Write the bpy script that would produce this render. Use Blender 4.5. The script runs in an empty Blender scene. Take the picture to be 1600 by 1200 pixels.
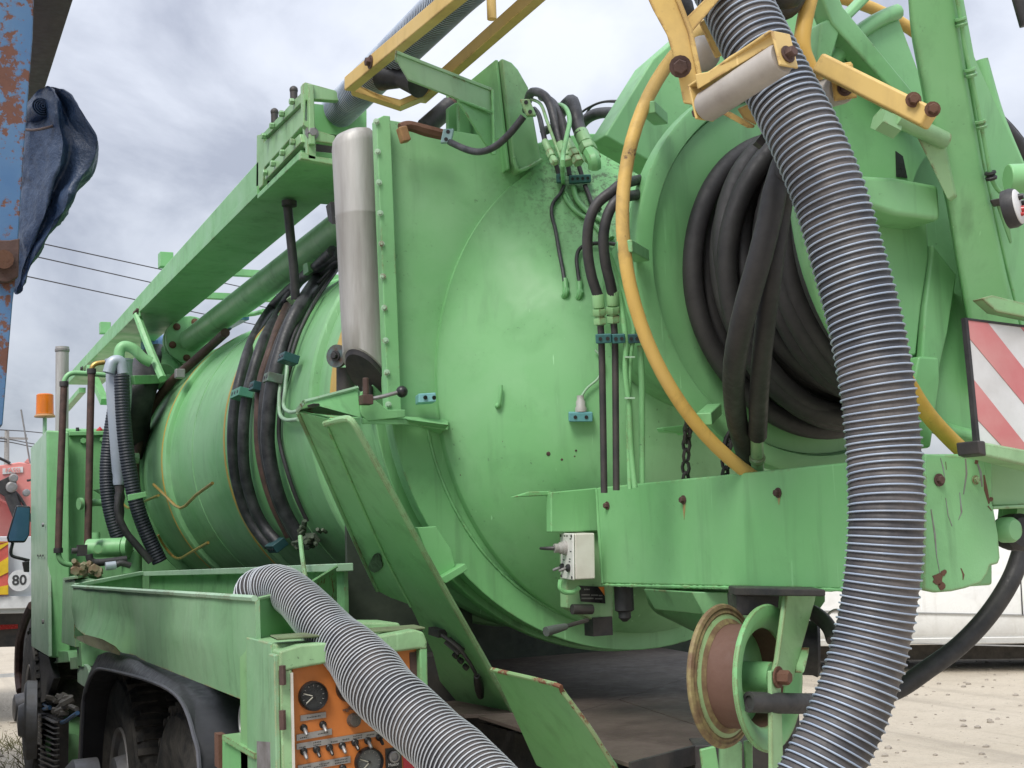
import bpy, bmesh, math, random
from mathutils import Vector, Matrix, Quaternion
random.seed(7)
V = Vector
SC = bpy.context.scene
COL = SC.collection

# ------------------------------------------------------------------ camera
CAM = V((0, 0, 1.6)); YAW, PITCH, ROLL, FOC = map(math.radians, (25.7, 6.5, -2.0, 0))
d_ = V((math.sin(YAW)*math.cos(PITCH), math.cos(YAW)*math.cos(PITCH), math.sin(PITCH)))
r0 = V((math.cos(YAW), -math.sin(YAW), 0)); u0 = r0.cross(d_)
RT = r0*math.cos(ROLL)+u0*math.sin(ROLL); UP = -r0*math.sin(ROLL)+u0*math.cos(ROLL)
camd = bpy.data.cameras.new('camera'); camd.sensor_width = 36; camd.lens = 45
camd.clip_start = 0.05; camd.clip_end = 2000
camo = bpy.data.objects.new('camera', camd); COL.objects.link(camo)
camo.matrix_world = Matrix(((RT.x, UP.x, -d_.x, CAM.x), (RT.y, UP.y, -d_.y, CAM.y), (RT.z, UP.z, -d_.z, CAM.z), (0, 0, 0, 1)))
SC.camera = camo

# ------------------------------------------------------------------ world, sun, exposure
SUN_EL, SUN_AZ = math.radians(53), math.radians(230)     # azimuth clockwise from +Y
w = bpy.data.worlds.new('World'); SC.world = w; w.use_nodes = True
nt = w.node_tree; nt.nodes.clear()
def wn(t, **k):
    n = nt.nodes.new(t)
    for a, b in k.items(): setattr(n, a, b)
    return n
out = wn('ShaderNodeOutputWorld'); bg = wn('ShaderNodeBackground'); bg.inputs['Strength'].default_value = 0.1
sky = wn('ShaderNodeTexSky', sky_type='NISHITA', sun_disc=False); sky.sun_elevation = SUN_EL; sky.sun_rotation = SUN_AZ
tc = wn('ShaderNodeTexCoord'); sep = wn('ShaderNodeSeparateXYZ'); nt.links.new(tc.outputs['Generated'], sep.inputs[0])
def wm(op, a, b):
    n = wn('ShaderNodeMath', operation=op)
    for i, v in enumerate((a, b)):
        if isinstance(v, (int, float)): n.inputs[i].default_value = v
        else: nt.links.new(v, n.inputs[i])
    return n.outputs[0]
zc = wm('MAXIMUM', sep.outputs[2], 0.0); den = wm('ADD', zc, 0.48)
cmb = wn('ShaderNodeCombineXYZ'); nt.links.new(wm('DIVIDE', sep.outputs[0], den), cmb.inputs[0]); nt.links.new(wm('DIVIDE', sep.outputs[1], den), cmb.inputs[1])
nz = wn('ShaderNodeTexNoise'); nz.inputs['Scale'].default_value = 3.1; nz.inputs['Detail'].default_value = 9; nz.inputs['Roughness'].default_value = 0.55; nz.inputs['Distortion'].default_value = 0.35
nt.links.new(cmb.outputs[0], nz.inputs['Vector'])
rp = wn('ShaderNodeValToRGB'); e = rp.color_ramp.elements
e[0].position = 0.38; e[0].color = (1.75, 1.86, 2.2, 1); e[1].position = 0.64; e[1].color = (3.3, 3.42, 3.7, 1)
m_ = e.new(0.5); m_.color = (2.65, 2.78, 3.12, 1)
nt.links.new(nz.outputs['Fac'], rp.inputs[0])
gr = wn('ShaderNodeMix', data_type='RGBA', blend_type='MULTIPLY'); gr.inputs[0].default_value = 1
nt.links.new(rp.outputs[0], gr.inputs[6])
lift = wm('ADD', wm('MULTIPLY', zc, 1.9), 0.80)                # overcast sky: zenith brighter than horizon
c3 = wn('ShaderNodeCombineXYZ')
for i in range(3): nt.links.new(lift, c3.inputs[i])
nt.links.new(c3.outputs[0], gr.inputs[7])
mx = wn('ShaderNodeMix', data_type='RGBA'); mx.inputs[0].default_value = 0.9
nt.links.new(sky.outputs[0], mx.inputs[6]); nt.links.new(gr.outputs[2], mx.inputs[7])
nt.links.new(mx.outputs[2], bg.inputs[0]); nt.links.new(bg.outputs[0], out.inputs[0])
sd = bpy.data.lights.new('sun', 'SUN'); sd.energy = 1.5; sd.angle = math.radians(25); sd.color = (1, 0.96, 0.9)
so = bpy.data.objects.new('sun', sd); COL.objects.link(so)
sv = V((math.sin(SUN_AZ)*math.cos(SUN_EL), math.cos(SUN_AZ)*math.cos(SUN_EL), math.sin(SUN_EL)))
so.rotation_euler = sv.to_track_quat('Z', 'Y').to_euler(); so.location = (0, 0, 30)
SC.view_settings.view_transform = 'Standard'; SC.view_settings.look = 'None'
SC.view_settings.exposure = 1.06; SC.view_settings.gamma = 1.0; SC.view_settings.use_curve_mapping = False

# ------------------------------------------------------------------ survey: sight line of the photo -> point on a real surface
def ray(px, py): return d_ + RT*((px-800)/2000.0) + UP*((600-py)/2000.0)
def onX(px, py, x): r = ray(px, py); return CAM + r*(x/r.x)
def onY(px, py, y): r = ray(px, py); return CAM + r*(y/r.y)
def onZ(px, py, z): r = ray(px, py); return CAM + r*((z-1.6)/r.z)
def D(px, py, d): return CAM + ray(px, py)*d
def PX(pts, x): return [onX(a, b, x) for a, b in pts]
def PY(pts, y): return [onY(a, b, y) for a, b in pts]
def PZ(pts, z): return [onZ(a, b, z) for a, b in pts]
def PD(pts): return [D(*p) for p in pts]
TX, TZ, TR = 2.05, 2.03, 0.75            # tank axis and radius
def onT(px, py, R):                      # on a cylinder round the tank axis
    r = ray(px, py); ox, oz = CAM.x-TX, CAM.z-TZ
    a = r.x*r.x+r.z*r.z; b = ox*r.x+oz*r.z; c = ox*ox+oz*oz-R*R
    q = max(b*b-a*c, 0.0); t = (-b-math.sqrt(q))/a
    return CAM + r*t
DY, DR, DB, DN = 3.37, 0.70, 0.34, 2.3
DSX, DSZ = 0.95, 1.075                   # the dished end is a little taller than wide   # dish: plane, radius, bulge, shape power
def dish_p(an):                          # the upper left rim is faired smoothly into the corner plate
    dl = abs((an-math.radians(138)+math.pi) % (2*math.pi)-math.pi)/math.radians(78)
    w_ = max(0.0, 1-dl); return 0.92+1.0*w_*w_*(3-2*w_)
def dish_h(rr, an=-1.5): return DB*max(0.0, 1-(min(rr, DR)/DR)**DN)**dish_p(an)
def onDish(px, py, off=0.0):
    r = ray(px, py); t = 1.5
    for i in range(900):
        p = CAM + r*t
        rr = math.hypot((p.x-TX)/DSX, (p.z-TZ)/DSZ)
        if p.y >= DY - off - dish_h(rr, math.atan2((p.z-TZ)/DSZ, (p.x-TX)/DSX)): break
        t += 0.003
    return CAM + r*t

# ------------------------------------------------------------------ mesh builder
def smooth_path(pts, n=8, closed=False):
    pts = [V(p) for p in pts]; res = []; N = len(pts)
    if N < 3: return pts
    for i in range(N if closed else N-1):
        if closed: p0, p1, p2, p3 = pts[i-1], pts[i], pts[(i+1) % N], pts[(i+2) % N]
        else: p0, p1, p2, p3 = pts[max(i-1, 0)], pts[i], pts[i+1], pts[min(i+2, N-1)]
        for k in range(n):
            t = k/n; t2 = t*t; t3 = t2*t
            res.append(0.5*((2*p1)+(p2-p0)*t+(2*p0-5*p1+4*p2-p3)*t2+(3*p1-p0-3*p2+p3)*t3))
    if not closed: res.append(pts[-1])
    return res
def frames(path, closed=False):
    T = []
    N = len(path)
    for i in range(N):
        a = path[i-1] if (i > 0 or closed) else path[0]; b = path[(i+1) % N] if (i < N-1 or closed) else path[-1]
        T.append((b-a).normalized())
    n = T[0].orthogonal().normalized(); out = []
    for i in range(N):
        if i: n = T[i-1].rotation_difference(T[i]) @ n
        n = (n-T[i]*n.dot(T[i])).normalized()
        out.append((T[i], n, T[i].cross(n)))
    return out
def basis(axis, hint=None):
    a = V(axis).normalized()
    h = V(hint) if hint is not None else (V((0, 0, 1)) if abs(a.z) < 0.9 else V((1, 0, 0)))
    x = (h-a*h.dot(a)).normalized()
    return a, x, a.cross(x)
class G:
    def __init__(s): s.v = []; s.f = []; s.m = []
    def add(s, vs, fs, mi=0):
        o = len(s.v); s.v += [V(p) for p in vs]
        for f in fs: s.f.append([i+o for i in f]); s.m.append(mi)
        return s
    def prism(s, pts, off, mi=0):
        off = V(off); n = len(pts); a = [V(p) for p in pts]
        fs = [list(range(n)), [n+i for i in reversed(range(n))]] + [[i, n+i, n+(i+1) % n, (i+1) % n][::-1] for i in range(n)]
        return s.add(a+[p+off for p in a], fs, mi)
    def box(s, c, sx, sy, sz, ax=None, mi=0):
        X, Y, Z = ax if ax else (V((1, 0, 0)), V((0, 1, 0)), V((0, 0, 1)))
        c = V(c); p = [c-X*sx/2-Y*sy/2-Z*sz/2, c+X*sx/2-Y*sy/2-Z*sz/2, c+X*sx/2+Y*sy/2-Z*sz/2, c-X*sx/2+Y*sy/2-Z*sz/2]
        return s.prism(p, Z*sz, mi)
    def bar(s, a, b, w_, h_, up=(0, 0, 1), mi=0):
        a, b = V(a), V(b); t = (b-a).normalized(); u = V(up); u = (u-t*u.dot(t)).normalized(); x = t.cross(u)
        p = [a-x*w_/2-u*h_/2, a+x*w_/2-u*h_/2, a+x*w_/2+u*h_/2, a-x*w_/2+u*h_/2]
        return s.prism(p, b-a, mi)
    def tube(s, pts, r, seg=10, n=6, closed=False, cap=True, mi=0, raw=False, flat=None):
        path = [V(p) for p in pts] if raw else smooth_path(pts, n, closed)
        fr = frames(path, closed); N = len(path); vs = []
        rs = r if isinstance(r, (list, tuple)) else None
        for i, (t, a, b) in enumerate(fr):
            if rs:
                q = i/(N-1)*(len(rs)-1); k = min(int(q), len(rs)-2); rr = rs[k]+(rs[k+1]-rs[k])*(q-k)
            else: rr = r
            for j in range(seg):
                an = 2*math.pi*j/seg; vs.append(path[i]+a*math.cos(an)*rr+b*math.sin(an)*rr)
        fs = []
        for i in range(N if closed else N-1):
            i2 = (i+1) % N
            for j in range(seg):
                k = (j+1) % seg; fs.append([i*seg+j, i*seg+k, i2*seg+k, i2*seg+j])
        if cap and not closed: fs += [list(range(seg))[::-1], [(N-1)*seg+j for j in range(seg)]]
        return s.add(vs, fs, mi)
    def lathe(s, prof, c, axis, seg=24, mi=0, hint=None, closed=False):
        a, x, y = basis(axis, hint); c = V(c); vs = []; N = len(prof)
        for r, h in prof:
            for j in range(seg):
                an = 2*math.pi*j/seg; vs.append(c+a*h+x*math.cos(an)*r+y*math.sin(an)*r)
        fs = []
        for i in range(N if closed else N-1):
            i2 = (i+1) % N
            for j in range(seg):
                k = (j+1) % seg; fs.append([i*seg+j, i2*seg+j, i2*seg+k, i*seg+k])
        if not closed:
            if prof[0][0] > 1e-5: fs.append(list(range(seg)))
            if prof[-1][0] > 1e-5: fs.append([(N-1)*seg+j for j in range(seg)][::-1])
        return s.add(vs, fs, mi)
    def cyl(s, a, b, r, seg=16, mi=0):
        a, b = V(a), V(b); L = (b-a).length
        return s.lathe([(r, 0), (r, L)], a, b-a, seg, mi)
    def hexn(s, c, axis, r, h, mi=0):
        return s.lathe([(r*0.92, 0), (r, h*0.1), (r, h*0.85), (r*0.85, h)], c, axis, 6, mi)
    def ball(s, c, r, mi=0, seg=14, sq=(1, 1, 1)):
        o = len(s.v); s.lathe([(r*math.sin(math.pi*i/8), -r*math.cos(math.pi*i/8)) for i in range(9)], (0, 0, 0), (0, 0, 1), seg, mi)
        for i in range(o, len(s.v)): q = s.v[i]; s.v[i] = V((q.x*sq[0], q.y*sq[1], q.z*sq[2]))+V(c)
        return s
WL = {}
def link(o, parent, wloc):
    COL.objects.link(o); WL[o.name] = V(wloc)
    if parent is not None:
        o.parent = parent; o.location = V(wloc)-WL[parent.name]
    else: o.location = V(wloc)
def part(name, g, mats, parent=None, ang=38, bevel=0.0, label=None, base=False):
    vs = g.v; lo = V((min(p.x for p in vs), min(p.y for p in vs), min(p.z for p in vs))); hi = V((max(p.x for p in vs), max(p.y for p in vs), max(p.z for p in vs)))
    c = (lo+hi)/2
    if base: c.z = lo.z
    me = bpy.data.meshes.new(name); me.from_pydata([p-c for p in vs], [], g.f)
    bm = bmesh.new(); bm.from_mesh(me); bmesh.ops.remove_doubles(bm, verts=bm.verts, dist=1e-6); bmesh.ops.recalc_face_normals(bm, faces=bm.faces); bm.to_mesh(me); bm.free()
    mats = mats if isinstance(mats, (list, tuple)) else [mats]
    for m in mats: me.materials.append(m)
    if len(mats) > 1 and len(me.polygons) == len(g.m):
        for p, mi in zip(me.polygons, g.m): p.material_index = mi
    for p in me.polygons: p.use_smooth = True
    me.set_sharp_from_angle(angle=math.radians(ang))
    o = bpy.data.objects.new(name, me); link(o, parent, c)
    if bevel:
        b = o.modifiers.new('bevel', 'BEVEL'); b.width = bevel; b.segments = 2; b.limit_method = 'ANGLE'; b.angle_limit = math.radians(40); b.harden_normals = True
    if label: o['label'] = label
    return o
def thing(name, label, cat, loc, group=None):
    o = bpy.data.objects.new(name, None); o.empty_display_size = 0.2; link(o, None, loc)
    o['label'] = label; o['category'] = cat
    if group: o['group'] = group
    return o
def tag(o, label, cat, group=None):
    o['label'] = label; o['category'] = cat
    if group: o['group'] = group
    return o
def struct(o): o['kind'] = 'structure'; return o
BM = {}
def bolts(parent, pts, normal, r, mat, h=None, name='bolt', washer=True):
    key = (name, round(r, 4), mat.name)
    if key not in BM:
        g = G()
        if washer: g.lathe([(r*1.5, 0), (r*1.5, r*0.25)], (0, 0, 0), (0, 0, 1), 14)
        g.hexn((0, 0, r*0.2 if washer else 0), (0, 0, 1), r, h or r*1.0)
        me = bpy.data.meshes.new(name); me.from_pydata(g.v, [], g.f); me.materials.append(mat); BM[key] = me
        bm = bmesh.new(); bm.from_mesh(me); bmesh.ops.recalc_face_normals(bm, faces=bm.faces); bm.to_mesh(me); bm.free()
    q = V(normal).to_track_quat('Z', 'Y')
    for p in pts:
        o = bpy.data.objects.new(name, BM[key]); link(o, parent, p); o.rotation_mode = 'QUATERNION'
        o.rotation_quaternion = q @ Quaternion((0, 0, 1), random.uniform(0, 1))

# ------------------------------------------------------------------ materials
def nmat(name):
    m = bpy.data.materials.new(name); m.use_nodes = True
    return m, m.node_tree, m.node_tree.nodes['Principled BSDF']
def N(t, ty, **k):
    n = t.nodes.new(ty)
    for a, b in k.items(): setattr(n, a, b)
    return n
def setin(t, sock, v):
    if isinstance(v, (int, float)): sock.default_value = v
    elif isinstance(v, (tuple, list)): sock.default_value = tuple(v)+((1,) if len(v) == 3 and sock.type == 'RGBA' else ())
    else: t.links.new(v, sock)
def mth(t, op, a, b=0.0, clamp=False):
    n = N(t, 'ShaderNodeMath', operation=op, use_clamp=clamp); setin(t, n.inputs[0], a); setin(t, n.inputs[1], b); return n.outputs[0]
def mix(t, f, a, b, bt='MIX'):
    n = N(t, 'ShaderNodeMix', data_type='RGBA', blend_type=bt); setin(t, n.inputs[0], f); setin(t, n.inputs[6], a); setin(t, n.inputs[7], b); return n.outputs[2]
def noise(t, vec, sc, det=4, ro=0.55, dis=0.0):
    n = N(t, 'ShaderNodeTexNoise'); n.inputs['Scale'].default_value = sc; n.inputs['Detail'].default_value = det; n.inputs['Roughness'].default_value = ro; n.inputs['Distortion'].default_value = dis
    t.links.new(vec, n.inputs['Vector']); return n.outputs['Fac']
def rng(t, v, a, b, c=0.0, d=1.0):
    n = N(t, 'ShaderNodeMapRange'); n.inputs[1].default_value = a; n.inputs[2].default_value = b; n.inputs[3].default_value = c; n.inputs[4].default_value = d
    t.links.new(v, n.inputs[0]); return n.outputs[0]
def pos(t, scale=(1, 1, 1)):
    g = N(t, 'ShaderNodeNewGeometry')
    if scale == (1, 1, 1): return g.outputs['Position']
    m = N(t, 'ShaderNodeMapping'); m.inputs['Scale'].default_value = scale; t.links.new(g.outputs['Position'], m.inputs[0]); return m.outputs[0]
def bump(t, p, h, strength=0.2, dist=0.01):
    b = N(t, 'ShaderNodeBump'); b.inputs['Strength'].default_value = strength; b.inputs['Distance'].default_value = dist
    t.links.new(h, b.inputs['Height']); t.links.new(b.outputs[0], p.inputs['Normal']); return b
def paint(name, base, faded, dirt=(0.03, 0.035, 0.025), dirt_amt=0.25, rough=0.38, rust=0.0, chips=0.5, dent=0.35, speck=0.3, edge=True, chip_col=(0.10, 0.045, 0.025), streak=0.25, lichen=None):
    m, t, p = nmat(name); P = pos(t)
    n1 = noise(t, P, 1.7, 6, 0.6); n2 = noise(t, P, 6.5, 6, 0.62, 0.4); n3 = noise(t, P, 38, 5, 0.7)
    st = noise(t, pos(t, (9, 9, 0.9)), 2.2, 4, 0.6)
    c = mix(t, rng(t, n1, 0.38, 0.66), base, faded)
    c = mix(t, mth(t, 'MULTIPLY', rng(t, st, 0.55, 0.8), streak), c, dirt)
    c = mix(t, mth(t, 'MULTIPLY', rng(t, n2, 0.52, 0.78), dirt_amt), c, dirt)
    sp = noise(t, P, 95, 2, 0.5)
    spm = mth(t, 'MULTIPLY', rng(t, sp, 0.68, 0.73), rng(t, n2, 0.5, 0.66))
    c = mix(t, mth(t, 'MULTIPLY', spm, speck), c, dirt)
    mp = N(t, 'ShaderNodeMapping'); mp.inputs['Rotation'].default_value = (0.5, 0.7, 0.3); mp.inputs['Scale'].default_value = (70, 70, 2.2); t.links.new(P, mp.inputs[0])
    sc_ = mth(t, 'MULTIPLY', rng(t, noise(t, mp.outputs[0], 1.0, 2, 0.5), 0.70, 0.74), rng(t, noise(t, P, 3.1, 3, 0.5), 0.5, 0.62))
    c = mix(t, mth(t, 'MULTIPLY', sc_, 0.55), c, tuple(min(1, x*1.5+0.06) for x in faded))
    pt = noise(t, P, 0.9, 3, 0.5); c = mix(t, mth(t, 'MULTIPLY', rng(t, pt, 0.5, 0.75), 0.3), c, tuple(x*0.78+0.01 for x in base))
    if lichen:
        dv = N(t, 'ShaderNodeVectorMath', operation='DISTANCE'); t.links.new(P, dv.inputs[0]); dv.inputs[1].default_value = lichen[:3]
        lm = mth(t, 'MULTIPLY', rng(t, dv.outputs['Value'], lichen[3], lichen[3]*0.35), rng(t, noise(t, P, 55, 6, 0.75), 0.50, 0.60))
        c = mix(t, mth(t, 'MULTIPLY', lm, 0.75), c, (0.045, 0.06, 0.025))
    mask = None
    if rust > 0:
        mask = rng(t, mth(t, 'ADD', mth(t, 'MULTIPLY', n2, 0.6), mth(t, 'MULTIPLY', n3, 0.4)), 0.70-rust*0.2, 0.73-rust*0.2)
    if edge:
        bv = N(t, 'ShaderNodeBevel', samples=3); bv.inputs['Radius'].default_value = 0.009
        g = N(t, 'ShaderNodeNewGeometry'); dt = N(t, 'ShaderNodeVectorMath', operation='DOT_PRODUCT')
        t.links.new(bv.outputs[0], dt.inputs[0]); t.links.new(g.outputs['Normal'], dt.inputs[1])
        ed = rng(t, dt.outputs['Value'], 0.97, 0.80)
        chip = mth(t, 'MULTIPLY', ed, rng(t, mth(t, 'ADD', mth(t, 'MULTIPLY', n2, 0.5), mth(t, 'MULTIPLY', n3, 0.5)), 0.62-chips*0.16, 0.66-chips*0.16))
        mask = chip if mask is None else mth(t, 'MAXIMUM', mask, chip)
    ro = rng(t, n2, 0.3, 0.75, rough-0.06, rough+0.22)
    if mask is not None:
        rc = mix(t, n3, chip_col, (chip_col[0]*2.2, chip_col[1]*2.0, chip_col[2]*1.8))
        c = mix(t, mask, c, rc); ro = mth(t, 'MAXIMUM', ro, mth(t, 'MULTIPLY', mask, 0.85))
    setin(t, p.inputs['Base Color'], c); setin(t, p.inputs['Roughness'], ro)
    hgt = mth(t, 'ADD', mth(t, 'MULTIPLY', noise(t, P, 3.2, 2, 0.4), 1.0), mth(t, 'MULTIPLY', n3, 0.05))
    if mask is not None: hgt = mth(t, 'SUBTRACT', hgt, mth(t, 'MULTIPLY', mask, 0.06))
    bump(t, p, hgt, dent, 0.02)
    return m
def simple(name, c1, c2=None, rough=0.5, metal=0.0, sc=12, bs=0.15, det=5, stretch=(1, 1, 1), rvar=0.12, coat=0.0, emis=None, dist=0.004, dusty=0.0, dustc=(0.25, 0.23, 0.2)):
    m, t, p = nmat(name); P = pos(t, stretch)
    n = noise(t, P, sc, det, 0.6); n2 = noise(t, P, sc*6, 4, 0.65)
    c = mix(t, rng(t, n, 0.32, 0.68), c1, c2 or tuple(x*0.75 for x in c1))
    if dusty: c = mix(t, mth(t, 'MULTIPLY', rng(t, noise(t, P, sc*0.5, 6, 0.65), 0.42, 0.72), dusty), c, dustc)
    setin(t, p.inputs['Base Color'], c); setin(t, p.inputs['Roughness'], rng(t, n2, 0.3, 0.7, max(rough-rvar, 0.03), min(rough+rvar, 1)))
    p.inputs['Metallic'].default_value = metal
    if coat: p.inputs['Coat Weight'].default_value = coat
    if bs: bump(t, p, mth(t, 'ADD', mth(t, 'MULTIPLY', n, 0.5), mth(t, 'MULTIPLY', n2, 0.5)), bs, dist)
    return m
GB, GF = (0.177, 0.44, 0.172), (0.233, 0.48, 0.228)
green = paint('green_paint', GB, GF, dirt_amt=0.24, rust=0.0, chips=0.45, streak=0.36, speck=0.5)
green_tank = paint('green_paint_tank', GB, (0.265, 0.50, 0.26), dirt_amt=0.2, rough=0.5, rust=0.0, chips=0.0, edge=False, dent=0.16, streak=0.22, speck=0.6, lichen=(1.98, 3.3, 2.68, 0.42))
green_worn = paint('green_paint_worn', (0.21, 0.41, 0.18), (0.30, 0.48, 0.26), dirt_amt=0.42, rust=0.16, chips=0.95, speck=0.8, dent=0.4)
green_moss = paint('green_paint_lichen', (0.19, 0.40, 0.18), (0.30, 0.46, 0.26), dirt=(0.05, 0.06, 0.03), dirt_amt=0.55, rust=0.05, chips=0.5, speck=0.95)
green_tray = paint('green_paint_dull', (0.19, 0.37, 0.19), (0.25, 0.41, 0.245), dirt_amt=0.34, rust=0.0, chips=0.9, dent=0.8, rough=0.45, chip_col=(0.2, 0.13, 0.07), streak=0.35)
green_pale = paint('green_paint_chalky', (0.30, 0.47, 0.31), (0.37, 0.52, 0.37), dirt_amt=0.15, rust=0.0, chips=0.5, dent=0.2)
green_dark = paint('green_paint_grimy', (0.15, 0.35, 0.145), (0.19, 0.39, 0.18), dirt_amt=0.7, rust=0.1, chips=0.5)
yellow = paint('yellow_paint', (0.60, 0.41, 0.12), (0.63, 0.45, 0.18), dirt=(0.16, 0.10, 0.05), dirt_amt=0.3, rust=0.06, chips=0.75, rough=0.5, dent=0.25)
yellow_line = simple('yellow_line_paint', (0.58, 0.36, 0.06), (0.5, 0.33, 0.08), 0.5)
white_paint = paint('white_car_paint', (0.78, 0.78, 0.75), (0.72, 0.72, 0.70), dirt=(0.35, 0.31, 0.25), dirt_amt=0.25, chips=0.0, edge=False, dent=0.08, rough=0.25, speck=0.0)
white_board = simple('white_board', (0.70, 0.70, 0.70), (0.62, 0.61, 0.60), 0.4, sc=8, dusty=0.25)
red_board = simple('faded_red_film', (0.55, 0.15, 0.16), (0.60, 0.25, 0.24), 0.4, sc=6, dusty=0.3, dustc=(0.6, 0.35, 0.32))
red_crane = simple('faded_red_paint', (0.66, 0.20, 0.19), (0.72, 0.30, 0.27), 0.45, sc=3)
chev_red = simple('chevron_red', (0.62, 0.12, 0.10), None, 0.4); chev_yel = simple('chevron_yellow', (0.75, 0.50, 0.03), None, 0.4)
rubber = simple('black_rubber', (0.018, 0.018, 0.020), (0.035, 0.034, 0.036), 0.55, sc=20, dusty=0.35, dustc=(0.075, 0.07, 0.065))
rubber_coil = simple('matte_hose_rubber', (0.022, 0.021, 0.022), (0.035, 0.034, 0.034), 0.6, sc=9, bs=0.2, dusty=0.5, dustc=(0.06, 0.058, 0.056))
rubber_scuff = simple('scuffed_rubber', (0.016, 0.017, 0.02), (0.03, 0.03, 0.034), 0.5, sc=30, dusty=0.3, dustc=(0.16, 0.165, 0.17))
rubber_brown = simple('brown_perished_rubber', (0.05, 0.030, 0.024), (0.09, 0.05, 0.04), 0.65, sc=25, dusty=0.4, dustc=(0.14, 0.08, 0.06))
hose_wall = simple('corrugated_hose_wall', (0.032, 0.032, 0.037), (0.06, 0.056, 0.056), 0.6, sc=9, dusty=0.75, dustc=(0.17, 0.145, 0.13))
hose_rib = simple('hose_spiral_rib', (0.27, 0.34, 0.45), (0.46, 0.52, 0.60), 0.32, sc=22, dusty=0.75, dustc=(0.15, 0.18, 0.25))
hose_rib2 = simple('hose_spiral_rib_bright', (0.40, 0.43, 0.46), (0.56, 0.58, 0.60), 0.35, sc=20, dusty=0.5, dustc=(0.30, 0.32, 0.36))
tyre = simple('tyre_rubber', (0.025, 0.025, 0.025), (0.045, 0.043, 0.04), 0.8, sc=15, dusty=0.8, dustc=(0.13, 0.118, 0.10))
steel = simple('brushed_steel', (0.46, 0.45, 0.43), (0.36, 0.345, 0.325), 0.55, metal=0.25, sc=9, stretch=(3, 3, 0.35), bs=0.12, dusty=0.75, dustc=(0.27, 0.25, 0.225))
steel_dull = simple('dull_grey_steel', (0.28, 0.28, 0.29), (0.2, 0.19, 0.18), 0.5, metal=0.4, sc=12, dusty=0.4)
galv = simple('grey_blue_sheet', (0.33, 0.38, 0.44), (0.40, 0.44, 0.49), 0.45, metal=0.25, sc=5, dusty=0.25, dustc=(0.3, 0.26, 0.2))
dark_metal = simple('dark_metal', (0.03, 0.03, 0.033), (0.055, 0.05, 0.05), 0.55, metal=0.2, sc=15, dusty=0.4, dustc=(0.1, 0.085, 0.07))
rust = simple('rusted_steel', (0.10, 0.045, 0.028), (0.17, 0.085, 0.05), 0.85, sc=22, bs=0.5, dusty=0.4, dustc=(0.06, 0.03, 0.025))
rust_dark = simple('dark_rust', (0.055, 0.03, 0.025), (0.10, 0.055, 0.045), 0.75, sc=25, bs=0.4)
roller_m = simple('grey_plastic_roller', (0.36, 0.33, 0.30), (0.50, 0.47, 0.43), 0.6, sc=10, dusty=0.95, dustc=(0.15, 0.12, 0.10))
teal = simple('teal_plastic_clamp', (0.022, 0.105, 0.105), (0.035, 0.15, 0.145), 0.5, sc=20, dusty=0.4, dustc=(0.06, 0.13, 0.11))
teal_dark = simple('dark_teal_clamp', (0.014, 0.06, 0.065), (0.022, 0.085, 0.09), 0.5, sc=20)
brass = simple('brass_yellow_rod', (0.55, 0.36, 0.09), (0.35, 0.24, 0.08), 0.35, metal=0.6, sc=30)
orange = simple('orange_panel', (0.62, 0.20, 0.035), (0.55, 0.17, 0.035), 0.5, sc=5, dusty=0.3, dustc=(0.30, 0.11, 0.03))
black_pl = simple('black_plastic', (0.012, 0.012, 0.013), (0.02, 0.02, 0.02), 0.35, sc=20, bs=0.05)
gauge_m = simple('gauge_face', (0.025, 0.028, 0.028), (0.035, 0.037, 0.037), 0.25, bs=0)
gauge_g = simple('gauge_face_grey', (0.10, 0.11, 0.11), (0.13, 0.14, 0.14), 0.25, bs=0)
needle_m = simple('needle_cream', (0.62, 0.60, 0.50), None, 0.5, bs=0)
label_m = simple('engraved_label', (0.26, 0.25, 0.24), (0.32, 0.31, 0.30), 0.4, sc=20, metal=0.3)
ink = simple('dark_lettering', (0.05, 0.05, 0.05), None, 0.6, bs=0)
white_ink = simple('white_lettering', (0.7, 0.7, 0.7), None, 0.6, bs=0)
ivory = simple('ivory_plastic', (0.62, 0.60, 0.54), (0.55, 0.52, 0.46), 0.5, sc=15, dusty=0.3, dustc=(0.4, 0.36, 0.3))
amber = simple('amber_lens', (0.85, 0.22, 0.01), (0.75, 0.18, 0.01), 0.18, bs=0.0)
red_lens = simple('red_lens', (0.45, 0.03, 0.03), None, 0.25, bs=0)
red_sw = simple('red_switch', (0.50, 0.03, 0.05), None, 0.4, bs=0)
blue_paint = paint('blue_paint_flaking', (0.05, 0.13, 0.28), (0.10, 0.20, 0.34), dirt=(0.12, 0.11, 0.10), dirt_amt=0.5, rust=1.0, chips=0.8, chip_col=(0.085, 0.04, 0.03))
blue_part = simple('blue_enamel', (0.06, 0.16, 0.32), (0.09, 0.2, 0.38), 0.4)
tarp = simple('blue_tarpaulin', (0.009, 0.024, 0.06), (0.017, 0.038, 0.09), 0.42, sc=7, bs=0.5, dist=0.03, dusty=0.3, dustc=(0.10, 0.14, 0.21))
brown_steel = simple('brown_primer_steel', (0.07, 0.05, 0.05), (0.10, 0.07, 0.065), 0.6, sc=6)
deck_m = simple('grimy_deck_plate', (0.052, 0.037, 0.030), (0.085, 0.062, 0.050), 0.7, sc=5, bs=0.35, dusty=0.6, dustc=(0.13, 0.105, 0.088))
mirror_m = simple('mirror_glass', (0.05, 0.13, 0.22), (0.07, 0.16, 0.25), 0.08, metal=0.6, bs=0)
wire_m = simple('wire_grey', (0.05, 0.05, 0.06), None, 0.6, bs=0)
concrete = simple('pole_concrete', (0.35, 0.34, 0.33), None, 0.8)
white_pl = simple('white_pole_paint', (0.7, 0.7, 0.7), None, 0.5, bs=0)
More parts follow.
